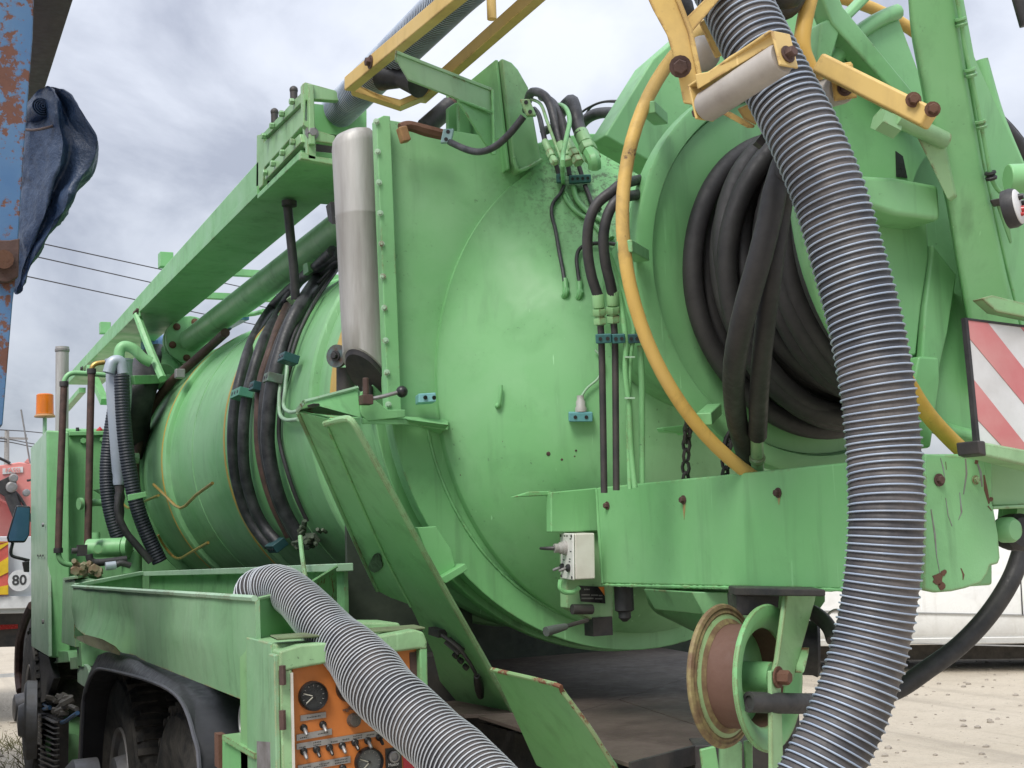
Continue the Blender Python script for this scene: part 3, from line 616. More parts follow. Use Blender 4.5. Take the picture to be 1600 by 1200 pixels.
# rusty handle on the plate top
g = G(); g.tube(PY([(690, 210), (665, 204), (640, 197), (625, 200)], 3.32), [0.017, 0.018, 0.016, 0.014], 8); hd = prt('locking_handle', g, rust)
g = G(); g.bar(onY(627, 199, 3.30), onY(634, 222, 3.30), 0.03, 0.026); prt('grip', g, simple('ochre_grip', (0.35, 0.2, 0.08), (0.2, 0.1, 0.05), 0.7, sc=20), hd, bevel=0.004)

# ---------- hoses over the top and down the dish
def dpath(pts, off): return [onDish(a, b, off) for a, b in pts]
def hose(name, pts, r, mat, parent=None, seg=10, n=6, **k):
    g = G(); g.tube(pts, r, seg, n); return prt(name, g, mat, parent or T, **k)
def fitting(a, b, r, mat=None, parent=None, name='hose_fitting'):
    a, b = V(a), V(b); t = (b-a); L_ = t.length; t = t/L_; g = G()
    g.lathe([(r*1.15, 0), (r*1.25, L_*0.02), (r*1.25, L_*0.42), (r*0.95, L_*0.46)], a, t, 14)
    g.lathe([(r*1.45, 0), (r*1.5, L_*0.02), (r*1.5, L_*0.2), (r*1.4, L_*0.22)], a+t*L_*0.47, t, 6)
    g.lathe([(r*1.0, 0), (r*1.0, L_*0.08)], a+t*L_*0.69, t, 12)
    g.lathe([(r*1.4, 0), (r*1.45, L_*0.02), (r*1.45, L_*0.2), (r*0.9, L_*0.24)], a+t*L_*0.76, t, 6)
    return prt(name, g, mat or green_worn, parent or T)
def clamp(c, wd, ht, dp, right, nrm, nholes, mat=teal, name='pipe_clamp', label=None):
    n_ = V(nrm).normalized(); x = V(right); x = (x-n_*x.dot(n_)).normalized(); u = n_.cross(x); c = V(c)
    g = G(); g.box(c, wd, dp, ht, (x, n_, u)); o = prt(name, g, mat, bevel=min(0.003, ht*0.12))
    for k in range(nholes):
        q = c+x*(wd*(((k+0.5)/nholes)-0.5)*0.92)+n_*(dp/2-0.0005)
        g = G(); g.lathe([(ht*0.2, 0), (ht*0.2, 0.0025), (ht*0.12, 0.0025)], q, n_, 10); prt('hole', g, black_pl, o)
    return o
K = 2.95 # yard of depth helper along the top
NV = -ray(800, 500).normalized(); NX = V((0.9, -0.4, 0.02))
hose('hydraulic_hose', PD([(703, 222, 3.55), (730, 234, 3.45), (752, 237, 3.4), (775, 228, 3.36), (798, 207, 3.33), (818, 182, 3.32)]), 0.0095, rubber_scuff)
g = G(); c = D(699, 213, 3.56); g.box(c, 0.030, 0.03, 0.042, (NX, NV, V((0.25, 0, 1)).normalized())); c1_ = prt('pipe_clamp', g, simple('pale_green_clamp', (0.22, 0.36, 0.36), (0.28, 0.42, 0.4), 0.5, sc=20), bevel=0.003)
for s in (-0.011, 0.011):
    g = G(); g.lathe([(0.0055, 0), (0.0055, 0.003)], c+NV*0.015+V((0.3, 0, 1))*s, NV, 10); prt('hole', g, black_pl, c1_)
g = G(); c = D(825, 169, 3.33); g.box(c, 0.026, 0.03, 0.046, (NX, NV, V((-0.45, 0, 1)).normalized())); c1_ = prt('pipe_clamp', g, green_worn, bevel=0.003)
for s in (-0.012, 0.012):
    g = G(); g.lathe([(0.0055, 0), (0.0055, 0.003)], c+NV*0.015+V((-0.45, 0, 1))*s, NV, 10); prt('hole', g, black_pl, c1_)
dd = 3.45
hose('hydraulic_hose', PD([(822, 172, 3.8), (829, 146, 3.6), (845, 146, 3.45), (858, 160, 3.4), (866, 186, dd-.08), (872, 212, dd-.1), (876, 226, dd-.11)]), 0.0125, rubber_scuff)
hose('hydraulic_hose', PD([(846, 152, 3.85), (858, 156, 3.6), (870, 170, dd), (880, 195, dd-.1), (886, 222, dd-.13)]), 0.0115, rubber)
hose('hydraulic_hose', PD([(835, 170, 3.75), (842, 180, 3.55), (847, 200, dd-.05), (852, 222, dd-.1)]), 0.0070, rubber_scuff)
hose('hydraulic_hose', PD([(868, 190, 4.0), (880, 170, 3.7), (893, 158, 3.5), (899, 175, 3.42), (903, 195, 3.39), (909, 212, 3.36)]), 0.0185, rubber_scuff)
hose('hydraulic_hose', PD([(850, 205, 3.9), (862, 200, 3.8), (880, 192, 3.75)]), 0.013, rubber)
hose('hydraulic_hose', PD([(905, 198, 3.9), (922, 182, 3.8), (945, 176, 3.7), (972, 181, 3.6), (1000, 200, 3.55)]), 0.0165, rubber_scuff)
hose('cable', PD([(903, 180, 3.9), (920, 168, 3.8), (945, 159, 3.7), (985, 161, 3.6)]), 0.0035, rubber)
hose('cable', PD([(914, 182, 3.9), (925, 166, 3.8), (950, 158, 3.72), (985, 159, 3.6)]), 0.0035, rubber)
hose('cable', PD([(935, 212, 3.8), (950, 202, 3.7), (968, 190, 3.6)]), 0.004, rubber)
hose('brake_pipe', PD([(830, 155, 3.6), (845, 163, 3.45), (855, 190, 3.36), (868, 225, 3.33), (878, 250, 3.3)]), 0.0045, green_worn)
fitting(D(851, 220, dd-.1), D(868, 256, dd-.15), 0.0075)
fitting(D(876, 224, dd-.12), D(889, 256, dd-.16), 0.0105)
fitting(D(886, 220, dd-.13), D(905, 256, dd-.17), 0.0105)
fitting(D(907, 206, 3.37), D(927, 250, 3.31), 0.0155)
g = G(); g.tube(PD([(921, 238, 3.32), (928, 250, 3.29), (929, 262, 3.30)]), 0.018, 8); prt('elbow_fitting', g, green)
for a, b in (((868, 254), (873, 272)), ((887, 254), (890, 274)), ((903, 254), (909, 274))): hose('hydraulic_pipe', [onDish(*a, 0.04), onDish(*b, 0.03)], 0.007, rubber)
c = onDish(876, 279, 0.03); clamp(c, 0.026, 0.026, 0.035, NX, NV, 1)
c = onDish(906, 280, 0.032); clamp(c, 0.066, 0.024, 0.035, NX, NV, 4)
hose('green_pipe', PD([(862, 166, 3.6), (876, 164, 3.46), (886, 172, 3.36), (890, 190, 3.3), (885, 215, 3.25), (880, 240, 3.22), (879, 262, 3.2)])+dpath([(880, 285), (884, 310), (900, 330), (925, 347), (945, 375), (958, 420), (968, 470), (976, 510), (978, 545), (980, 600), (984, 680), (986, 760)], 0.014), 0.0062, green, n=5)
hose('green_pipe', dpath([(896, 292), (902, 312), (920, 332), (944, 348), (956, 372)], 0.016), 0.0085, green)
hose('green_pipe', dpath([(884, 300), (898, 326), (920, 345), (938, 362), (950, 385)], 0.012), 0.0045, green)
hose('hydraulic_hose', dpath([(881, 290), (876, 302), (864, 318), (862, 335), (868, 360), (874, 395), (879, 420), (882, 440)], 0.016), 0.0058, rubber_scuff)
hose('hydraulic_hose', dpath([(914, 290), (920, 305), (926, 320), (938, 328)], 0.02), 0.0075, rubber)
hose('hydraulic_hose', dpath([(985, 392), (962, 382), (940, 380), (918, 382), (905, 390), (901, 405), (903, 425), (905, 440)], 0.022), 0.0058, rubber)
for (x, y) in ((883, 440), (905, 442)):
    a = onDish(x, y-4, 0.016); b = onDish(x+1, y+12, 0.014); g = G(); g.cyl(a, b, 0.0085, 10); g.hexn(b, b-a, 0.011, 0.012); g.tube([b, onDish(x+1, y+18, 0.016), onDish(x-2, y+24, 0.0)], 0.009, 8); prt('elbow_fitting', g, green)
hose('hydraulic_hose', [D(1080, 320, 3.35), D(1035, 280, 3.22), D(978, 286, 3.0), D(955, 300, 2.96), D(932, 320, 2.95), D(920, 350, 2.95), D(918, 390, 2.96), D(924, 430, 2.97), D(935, 464, 2.98)], 0.0125, rubber, seg=14)
hose('hydraulic_hose', [D(1080, 350, 3.35), D(1035, 306, 3.2), D(985, 306, 3.0), D(965, 312, 2.95), D(950, 335, 2.94), D(943, 370, 2.94), D(946, 410, 2.95), D(953, 440, 2.96), D(957, 460, 2.97)], 0.0125, rubber, seg=14)
hose('hydraulic_hose', [D(958, 310, 3.0), D(952, 330, 3.05)], 0.008, rubber)
fitting(D(934, 460, 2.98), D(938, 508, 2.99), 0.0115, None); fitting(D(957, 455, 2.97), D(958, 505, 2.99), 0.0115)
for x0, x1, yt in ((938, 944, 756), (959, 963, 752)): hose('hydraulic_pipe', [D(x0, 505, 2.99), D(x0+2, 540, 2.99), D((x0+x1)/2+1, 640, 2.99), D(x1, yt+14, 2.985)], 0.0080, dark_metal)
c = D(943, 529, 2.975); clamp(c, 0.036, 0.022, 0.03, NX, NV, 2); c = D(966, 529, 2.975); clamp(c, 0.030, 0.022, 0.03, NX, NV, 2); c = D(990, 529, 2.985); clamp(c, 0.03, 0.022, 0.028, NX, NV, 2, teal_dark)
hose('green_pipe', PD([(966, 455, 2.99), (974, 500, 2.98), (978, 540, 2.975), (977, 580, 2.975), (983, 640, 2.975), (986, 700, 2.975), (992, 762, 2.97)]), 0.0068, green)
hose('green_pipe', PD([(952, 395, 3.0), (968, 440, 3.0), (980, 480, 2.99), (990, 515, 2.985), (985, 560, 2.98), (982, 640, 2.98), (982, 700, 2.98), (984, 764, 2.975)]), 0.0055, green)
hose('green_pipe', PD([(1000, 540, 3.0), (1003, 600, 3.0), (1003, 680, 3.0), (1003, 755, 2.99)]), 0.0075, green)
for y in (558, 622): 
    g = G(); g.bar(D(976, y, 2.965), D(992, y, 2.965), 0.004, 0.004); prt('cable_tie', g, green_pale)
hose('green_wire', dpath([(930, 547), (941, 560), (942, 575), (934, 592), (918, 606), (908, 620)], 0.02), 0.0035, green_pale)
c = onDish(907, 651, 0.022); tcl = clamp(c, 0.066, 0.026, 0.035, V((0.97, -0.25, 0.0)), NV, 2, simple('mid_teal_clamp', (0.10, 0.30, 0.32), (0.13, 0.34, 0.36), 0.5, sc=20))
g = G(); a = c+V((0, -0.004, 0.012)); g.lathe([(0.016, 0), (0.016, 0.012), (0.013, 0.016), (0.013, 0.03), (0.010, 0.034), (0.010, 0.046)], a, (0, 0, 1), 14); prt('cable_gland', g, simple('grey_gland', (0.36, 0.35, 0.33), (0.42, 0.41, 0.39), 0.5, sc=30), tcl)
# chips in the paint of the dish
for i, (x, y, r) in enumerate(((857, 709, 0.006), (878, 718, 0.004), (844, 728, 0.005), (900, 704, 0.003), (898, 713, 0.003), (786, 690, 0.003), (720, 742, 0.003))):
    g = G(); c = onDish(x, y, 0.0015); g.lathe([(r*1.1, 0), (r*0.8, 0.0015)], c, NV, 7); prt('rust_chip', g, rust_dark, dish)

# ---------- green boom above the tank
XB = 1.25
lt = PX([(404, 250), (105, 587), (105, 601), (404, 304)], XB)
zb = onX(404, 304, XB).z
g = G(); g.prism([lt[0], lt[1], lt[2], lt[3]], (0.275, 0, 0)); boom = prt('boom', g, green, bevel=0.006)
g = G(); g.prism([lt[2]+V((-0.006, 0.004, 0.0)), lt[3]+V((-0.006, 0, 0)), lt[3]+V((-0.006, 0, 0.035)), lt[2]+V((-0.006, 0.004, 0.035))], (0.01, 0, 0)); prt('edge_weld', g, green, boom, bevel=0.002)
g = G(); q = onX(112, 612, XB); g.bar(onX(118, 600, XB)+V((0.05, -0.02, -0.05)), onX(118, 600, XB)+V((0.05, 1.3, -0.10)), 0.05, 0.04); prt('cable_duct', g, green, boom)
for (x, y, L2) in ((250, 412, 0.7), (157, 517, 0.5)):
    q = onX(x, y, XB); g = G(); g.box(q+V((0.03, 0.0, 0.02)), 0.07, 0.07, 0.08); prt('lug', g, green, boom, bevel=0.003)
def rung(y, z):
    g = G(); g.bar((1.45, y, z), (2.45, y, z), 0.05, 0.035); prt('cross_rail', g, green)
for (x, y) in ((330, 424), (300, 461)):
    q = onX(x, y, 1.55); rung(q.y, q.z)
g = G(); q = onX(330, 424, 1.55); q2 = onX(300, 461, 1.55); g.bar((2.42, q.y-1.0, q.z-0.03), (2.42, q2.y+1.5, q2.z-0.03), 0.05, 0.035); prt('side_rail', g, green)
# support legs below the boom
hose('boom_strut', [onX(214, 492, 1.24), onX(232, 540, 1.28), onX(254, 592, 1.32)], 0.024, green, seg=8)
g = G(); g.bar(onX(204, 594, 1.15), onX(262, 592, 1.42), 0.05, 0.05); prt('boom_crossbar', g, green, bevel=0.004)
g = G(); g.bar(onX(140, 575, 1.25), onX(163, 628, 1.3), 0.05, 0.05); prt('boom_strut', g, green)
q = onX(214, 490, 1.243); br = plate('strut_foot', [q+V((0, -0.08, -0.03)), q+V((0, 0.08, -0.03)), q+V((0, 0.08, 0.03)), q+V((0, -0.08, 0.03))], (0.01, 0, 0), green)
bolts(br, [q+V((0, d, 0.01)) for d in (-0.05, 0, 0.05)], (-1, 0, 0.3), 0.012, rust_dark)
bolts(boom, [onX(129, 576, 1.243), onX(135, 580, 1.243)], (-1, 0, 0), 0.014, dark_metal)

# ---------- roller head at the boom root
HX = 1.25
hd = prt('boom_head', G().prism(PX([(400, 300), (401, 211), (412, 208), (412, 222), (472, 165), (472, 130), (482, 131), (484, 225), (474, 232), (472, 196), (413, 262), (410, 290)], HX), (0.02, 0, 0)), green_worn, bevel=0.004)
prt('base_plate', G().prism(PX([(402, 311), (402, 303), (470, 234), (494, 246), (494, 256)], HX-0.004)[:3]+[onX(470, 246, HX-0.004)], (0.34, 0, 0)), green, hd, bevel=0.003)
prt('wear_bar', G().prism(PX([(412, 217), (409, 210), (470, 145), (471, 160)], HX-0.012), (0.035, 0, 0)), green_moss, hd, bevel=0.003)
prt('wear_bar', G().prism(PX([(414, 282), (413, 266), (468, 209), (471, 222)], HX-0.012), (0.035, 0, 0)), green_worn, hd, bevel=0.003)
prt('inner_beam', G().prism(PX([(412, 268), (412, 218), (473, 160), (473, 205)], HX+0.03), (0.24, 0, 0)), green, hd)
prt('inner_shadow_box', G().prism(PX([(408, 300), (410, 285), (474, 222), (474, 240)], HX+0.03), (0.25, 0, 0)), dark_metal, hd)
bolts(hd, [onX(x, y, HX-0.014) for x, y in ((415, 213), (428, 197), (443, 178), (459, 159), (417, 270), (429, 256), (444, 239), (460, 222))], (-1, 0, 0), 0.012, green_moss, h=0.016, washer=False)
for x, y in ((429, 180), (459, 146)):
    g = G(); c = onX(x, y, HX+0.01); g.cyl(c-V((0, 0, 0.03)), c+V((0, 0, 0.012)), 0.014, 10); g.ball(c+V((0, 0, 0.012)), 0.016, seg=10); prt('grease_stud', g, dark_metal, hd)
he = onX(478, 180, HX).y
prt('end_frame', G().prism(PY([(473, 131), (477, 128), (524, 141), (538, 158), (492, 155), (478, 157), (477, 188), (492, 192), (494, 203), (524, 212), (524, 225), (494, 221), (494, 250), (481, 248), (480, 200), (474, 195)], he-0.02), (0, 0.03, 0)), green_worn, hd, bevel=0.003)
prt('end_sill', G().prism(PY([(470, 236), (494, 244), (521, 248), (521, 258), (470, 248)], he-0.02), (0, 0.03, 0)), green_worn, hd, bevel=0.003)
bolts(hd, [onY(487, 208, he-0.022)], (0, -1, 0), 0.016, steel_dull)
prt('side_shackle', G().prism(PX([(509, 322), (517, 315), (519, 350), (513, 345)], 1.36), (0.02, 0, 0)), dark_metal, hd)
hose('vent_pipe', [onX(449, 318, 1.36), onX(454, 370, 1.37), onX(459, 420, 1.38), onX(462, 468, 1.39)], 0.018, rubber, seg=12)
g = G(); c = onX(452, 322, 1.36); g.lathe([(0.03, 0), (0.03, 0.02)], c, (0, 0, 1), 14); prt('pipe_flange', g, dark_metal)

# ---------- green suction pipe along the top of the tank
XP = 1.6
pa, pb2 = onX(297, 532, XP), onX(520, 366, XP); dirp = (pb2-pa).normalized()
g = G(); g.cyl(pa, pb2+dirp*0.7, 0.070, 20); pipe = prt('suction_pipe', g, green)
g = G(); g.cyl(pa-dirp*0.02, pa+dirp*0.02, 0.150, 28); prt('pipe_flange', g, green, pipe, bevel=0.004)
g = G(); g.cyl(pa-dirp*0.10, pa-dirp*0.06, 0.150, 28); prt('pipe_flange', g, green, pipe, bevel=0.004)
bolts(pipe, [pa+dirp*0.021+V((math.cos(a)*0.115, 0, math.sin(a)*0.115)) for a in [k*math.pi/3+0.3 for k in range(6)]], dirp, 0.015, rust)
g = G(); g.tube([pa-dirp*0.08, pa-dirp*0.35+V((-0.03, 0, -0.03)), onX(255, 590, 1.42)], 0.085, 16); prt('pipe_elbow', g, green, pipe)
prt('pipe_lug', G().prism(PX([(473, 413), (480, 410), (482, 424), (474, 430)], 1.52), (0.02, 0, 0)), green, pipe)
# blue pump and valve on the tank top
g = G(); g.cyl(onX(212, 530, 1.5), onX(256, 540, 1.75), 0.075, 18); bp = prt('blue_pump', g, blue_part)
g = G(); g.box(onX(234, 548, 1.5), 0.1, 0.12, 0.14); prt('pump_body', g, blue_part, bp, bevel=0.01)
g = G(); g.bar(onX(352, 508, 1.85), onX(382, 492, 1.85), 0.06, 0.06); prt('blue_valve', g, blue_part, bevel=0.006)
hose('green_rod', [onX(382, 492, 1.85), onX(398, 490, 1.85), onX(412, 486, 1.85)], 0.014, green)
g = G(); g.box(onX(325, 522, 1.8), 0.12, 0.2, 0.08); prt('valve_block', g, rust, bevel=0.006)
hose('air_hose', [onX(334, 520, 1.85), onX(345, 516, 1.85), onX(356, 510, 1.85)], 0.03, rubber)
# big black intake elbow at the tank front
hose('intake_hose', [onX(246, 562, 1.5), onX(225, 585, 1.3), onX(212, 620, 1.22), onX(207, 650, 1.22), onX(205, 700, 1.25)], 0.105, rubber, seg=18)

# ---------- hoses strapped round the tank
def tp(pts, R=0.785): return [onT(a, b, R) for a, b in pts]
A1 = [(520, 392), (486, 424), (455, 450), (425, 480), (395, 530), (376, 590), (366, 638), (363, 690), (367, 740), (380, 790), (398, 825), (420, 852)]
A2 = [(530, 396), (505, 412), (470, 436), (443, 478), (413, 530), (393, 590), (383, 638), (380, 690), (383, 740), (396, 790), (414, 825), (438, 852)]
hose('tank_hose', tp(A1), 0.023, rubber_scuff, n=5); hose('tank_hose', tp(A2), 0.024, rubber_scuff, n=5)
CC = [(535, 402), (523, 409), (499, 432), (473, 471), (451, 513), (432, 573), (423, 617), (419, 660), (419, 700), (428, 750), (445, 800), (475, 852)]
hose('tank_hose', tp(CC, 0.80), 0.027, rubber_scuff, n=5)
B1 = [(449, 478), (434, 513), (421, 552), (408, 595), (404, 640), (404, 690), (412, 740), (428, 790), (452, 838)]
hose('tank_hose', tp(B1), 0.018, rubber_brown, n=5)
B2 = [(462, 476), (444, 514), (429, 552), (415, 600), (410, 640), (410, 690), (420, 745), (436, 795), (460, 842)]
hose('tank_hose', tp(B2), 0.016, rubber, n=5)
for k in range(3):
    o_ = k*6.5
    hose('thin_pipe', tp([(525+o_*0.2, 414+k*3), (482+o_, 463+k*2), (455+o_, 519), (443+o_, 556)], 0.775), 0.0075, rubber, n=5)
    if k < 2: hose('green_pipe', tp([(443+o_, 566), (437+o_*1.3, 610), (437+o_, 645-k*10), (447+o_, 656-k*12), (466, 655-k*13)], 0.775), 0.0075, green_pale, n=5)
    else: hose('green_pipe', tp([(443+o_, 566), (440, 625), (436, 660), (437, 690), (447, 730), (462, 775), (480, 815)], 0.765), 0.008, rubber, n=5)
def tclamp(px, py, wpx, hpx, mat, n):
    c = onT(px, py, 0.80); rad = (c-V((TX, c.y, TZ))); rad.y = 0; rad.normalize()
    nrm = V((rad.x, -0.25, rad.z)).normalized()
    s_ = (c-CAM).dot(d_)/2000; clamp(c, wpx*s_*1.5, hpx*s_, 0.06, V((0, -1, 0)), rad, n, mat)
tclamp(378, 616, 38, 14, simple('green_teal_clamp', (0.07, 0.24, 0.17), (0.10, 0.29, 0.2), 0.5, sc=20), 3); tclamp(404, 605, 18, 14, teal_dark, 3); tclamp(427, 592, 20, 15, simple('worn_clamp', (0.14, 0.22, 0.17), (0.10, 0.1, 0.08), 0.6, sc=25), 2); tclamp(451, 561, 22, 14, teal_dark, 3)
tclamp(432, 852, 32, 14, teal_dark, 3); tclamp(478, 846, 44, 16, simple('grimy_clamp', (0.05, 0.07, 0.05), (0.08, 0.1, 0.06), 0.7, sc=25), 3)
g = G()
for k in range(16):
    c = onT(480+random.uniform(-18, 30), 838+random.uniform(-14, 18), 0.81); g.hexn(c, (random.uniform(-1, 0), -0.6, random.uniform(-0.5, 0.8)), random.uniform(0.006, 0.012), random.uniform(0.02, 0.04))
o = prt('pipe_union', g, simple('grimy_union', (0.05, 0.07, 0.045), (0.09, 0.11, 0.07), 0.7, sc=25)); o['kind'] = 'stuff'
tclamp(462, 470, 16, 12, green_worn, 2)
# brown hose round the front rim with clips
hose('rim_hose', tp([(352, 520), (330, 540), (300, 567), (272, 592), (245, 625), (228, 655), (217, 690), (211, 725), (212, 760)], 0.80), 0.026, rubber_brown, n=5)
g = G(); c = onT(281, 584, 0.84); g.box(c, 0.05, 0.05, 0.05); prt('hose_clip', g, steel_dull, bevel=0.006)
g = G(); c = onT(214, 716, 0.82); g.cyl(c-V((0.03, 0, 0)), c+V((0.01, 0, 0)), 0.03, 8); prt('hose_clip', g, green_moss)
# brass V hooks
for pts in ([(240, 757), (258, 774), (282, 794), (306, 774), (332, 755)], [(247, 836), (258, 855), (277, 873), (300, 862), (325, 848)], [(176, 758), (186, 776), (200, 794), (222, 785), (248, 774)]):
    g = G(); q = [onT(a, b, 0.82) for a, b in pts]; g.tube(q, 0.0075, 8, 3); prt('hose_hook', g, brass, tank)
# ---------- hose tray on the left side
LX = 0.8
def tz(y): return 1.392+(1.45-1.392)*(6.8-y)/(6.8-3.17)
# outer sheet with the dented lower front corner: a grid so that the dent is real
g = G(); ny, nzv = 40, 10; vs = []
for i in range(ny+1):
    y = 3.17+(6.82-3.17)*i/ny
    zt_ = tz(y); zbm = 1.19-0.015*(y-3.17)/2
    for j in range(nzv+1):
        f = j/nzv
        if y > 5.28: zb_ = zbm-0.0+0.055*math.sin((y-5.28)/(6.82-5.28)*math.pi*0.62)-0.02*((y-5.28)/1.54)
        else: zb_ = zbm
        z = zt_+(zb_-zt_)*f
        x = LX-0.012*math.sin((y-3.17)*2.1)*(1-abs(2*f-1))
        x += 0.010*f*f
        if y > 5.1: x -= 0.055*f**2.5*math.sin(min(1, (y-5.1)/1.72)*math.pi)
        x += 0.016*math.exp(-((y-5.15)/0.18)**2)*f
        vs.append(V((x, y, z)))
fs = [[i*(nzv+1)+j, (i+1)*(nzv+1)+j, (i+1)*(nzv+1)+j+1, i*(nzv+1)+j+1] for i in range(ny) for j in range(nzv)]
n0 = len(vs); vs2 = [p+V((0.012, 0, 0)) for p in vs]
fs2 = [[k+n0 for k in f][::-1] for f in fs]
edge = [[i*(nzv+1), n0+i*(nzv+1), n0+(i+1)*(nzv+1), (i+1)*(nzv+1)] for i in range(ny)]+[[i*(nzv+1)+nzv, (i+1)*(nzv+1)+nzv, n0+(i+1)*(nzv+1)+nzv, n0+i*(nzv+1)+nzv] for i in range(ny)]
edge += [[j, j+1, n0+j+1, n0+j] for j in range(nzv)]+[[ny*(nzv+1)+j, n0+ny*(nzv+1)+j, n0+ny*(nzv+1)+j+1, ny*(nzv+1)+j+1] for j in range(nzv)]
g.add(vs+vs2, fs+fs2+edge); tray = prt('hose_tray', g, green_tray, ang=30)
pts = [V((LX-0.002+random.uniform(-.002, .002), 3.17+3.65*i/14, tz(3.17+3.65*i/14)+0.004)) for i in range(15)]
g = G(); g.tube(pts, 0.0085, 6, 3); prt('top_edge', g, green_pale, tray)
# lip of the dent, coloured paler than the tray
pts = [onX(118, 997, LX-0.01), onX(135, 994, LX-0.06), onX(160, 1001, LX-0.07), onX(180, 1012, LX-0.05), onX(188, 1021, LX-0.01)]
pts2 = [onX(124, 1001, LX-0.02), onX(140, 1009, LX-0.05), onX(158, 1015, LX-0.06), onX(175, 1020, LX-0.04), onX(187, 1024, LX-0.01)]
g = G(); n_ = len(pts); g.add(pts+pts2, [[i, i+1, n_+i+1, n_+i] for i in range(n_-1)]); g.add([p+V((0, 0, 0.006)) for p in pts+pts2], [[i, i+1, n_+i+1, n_+i][::-1] for i in range(n_-1)])
prt('bent_lip', g, paint('pale_dented_edge', (0.62, 0.62, 0.36), (0.55, 0.58, 0.34), dirt_amt=0.3, rust=0.0, chips=0.3), tray)
# rest of the tray
BXi = 1.22
g = G(); g.prism([(BXi, 3.75, 1.05), (BXi, 7.1, 1.05), (BXi, 7.1, 1.445), (BXi, 3.75, 1.515)], (0.012, 0, 0)); prt('inner_side', g, green_dark, tray)
g = G(); g.prism([(BXi-0.035, 3.72, 1.518), (BXi-0.035, 7.1, 1.447), (BXi+0.02, 7.1, 1.447), (BXi+0.02, 3.72, 1.518)], (0, 0, -0.024)); prt('inner_rim', g, green_pale, tray, bevel=0.003)
fr0, fr1 = V((LX+0.01, 6.86, 1.395)), V((BXi-0.035, 7.1, 1.445))
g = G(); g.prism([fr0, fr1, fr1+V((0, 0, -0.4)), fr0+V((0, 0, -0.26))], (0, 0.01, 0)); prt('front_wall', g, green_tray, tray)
g = G(); g.prism([fr0+V((0, -0.03, 0.012)), fr1+V((0, -0.03, 0.005)), fr1+V((0, 0.03, 0.005)), fr0+V((0, 0.03, 0.012))], (0, 0, -0.02)); prt('front_rim', g, green_pale, tray, bevel=0.003)
rw = [onY(487, 906, 3.42), onY(563, 877, 3.62), onY(606, 960, 3.6), onY(618, 995, 3.5), onY(470, 1000, 3.35), onY(400, 1000, 3.25), onY(400, 940, 3.2)]
g = G(); g.prism([V((LX+0.012, 3.185, 1.448)), V((0.95, 3.30, 1.46)), V((BXi-0.04, 3.7, 1.505)), V((BXi-0.04, 3.7, 1.13)), V((LX+0.012, 3.185, 1.13))], (0.003, 0.012, 0)); prt('rear_wall', g, green, tray)
g = G(); g.tube([V((LX+0.01, 3.18, 1.452)), V((0.95, 3.30, 1.464)), V((BXi-0.04, 3.7, 1.509))], 0.005, 6, raw=True); prt('rear_edge', g, green_moss, tray)
g = G(); g.prism([(LX+0.09, 3.3, 1.21), (BXi, 3.75, 1.18), (BXi, 7.1, 1.17), (LX+0.09, 6.8, 1.21)], (0, 0, -0.01)); prt('floor', g, green_dark, tray)
hose('tray_post', [onX(469, 838, 1.16), onX(472, 868, 1.15), onX(477, 902, 1.13)], 0.0075, green_moss, seg=8)
# front closing box of the tray next to the cab
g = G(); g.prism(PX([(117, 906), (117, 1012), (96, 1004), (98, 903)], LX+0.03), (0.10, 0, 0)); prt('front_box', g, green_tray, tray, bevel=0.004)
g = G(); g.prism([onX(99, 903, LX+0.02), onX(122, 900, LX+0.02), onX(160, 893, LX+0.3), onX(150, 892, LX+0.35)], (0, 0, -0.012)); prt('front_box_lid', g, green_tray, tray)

# ---------- control cabinet (rear facing)
yb = 2.95
x0, x1 = onY(402, 1003, yb).x+0.03, onY(668, 1000, yb).x; ztop = 1.365
def cq3(a, b, y): return onY(a, b, y)
cab_ = prt('control_cabinet', G().prism([(LX, yb+0.03, 0.35), (x1, yb+0.05, 0.35), (x1, yb+0.05, ztop-0.01), (LX, yb+0.03, ztop-0.01)], (0, 0.36, 0)), green_worn, bevel=0.006)
prt('cabinet_lid', G().prism([(LX-0.006, yb+0.0, ztop), (x1+0.004, yb+0.02, ztop), (x1+0.002, yb+0.09, ztop+0.003), (LX-0.004, yb+0.07, ztop+0.003)], (0, 0, 0.006)), simple('dirty_lid', (0.10, 0.11, 0.06), (0.16, 0.24, 0.11), 0.8, sc=16, dusty=0.6, dustc=(0.12, 0.09, 0.06)), cab_, bevel=0.004)
prt('lid_ridge', G().prism(PY([(545, 980), (560, 973), (624, 973), (628, 981), (628, 990), (545, 996)], yb+0.18), (0, 0.16, 0)), green_worn, cab_, bevel=0.006)
# rounded front frame
prt('frame_top', G().prism(PY([(437, 1018), (470, 1008), (560, 1000), (650, 984), (663, 988), (668, 1002), (668, 1016), (655, 1014), (570, 1026), (458, 1046), (437, 1052)], yb-0.03), (0, 0.07, 0)), green_worn, cab_, bevel=0.006)
prt('frame_post', G().prism(PY([(438, 1050), (457, 1046), (461, 1240), (442, 1240)], yb-0.028), (0, 0.06, 0)), green_worn, cab_, bevel=0.004)
prt('frame_post', G().prism(PY([(656, 1014), (668, 1012), (673, 1240), (661, 1240)], yb-0.028), (0, 0.06, 0)), green, cab_, bevel=0.004)
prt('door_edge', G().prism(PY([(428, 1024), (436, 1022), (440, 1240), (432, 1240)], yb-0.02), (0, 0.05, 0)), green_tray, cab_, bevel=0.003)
prt('glazing_strip', G().prism(PY([(454, 1052), (458, 1051), (462, 1240), (458, 1240)], yb-0.034), (0, 0.005, 0)), ivory, cab_)
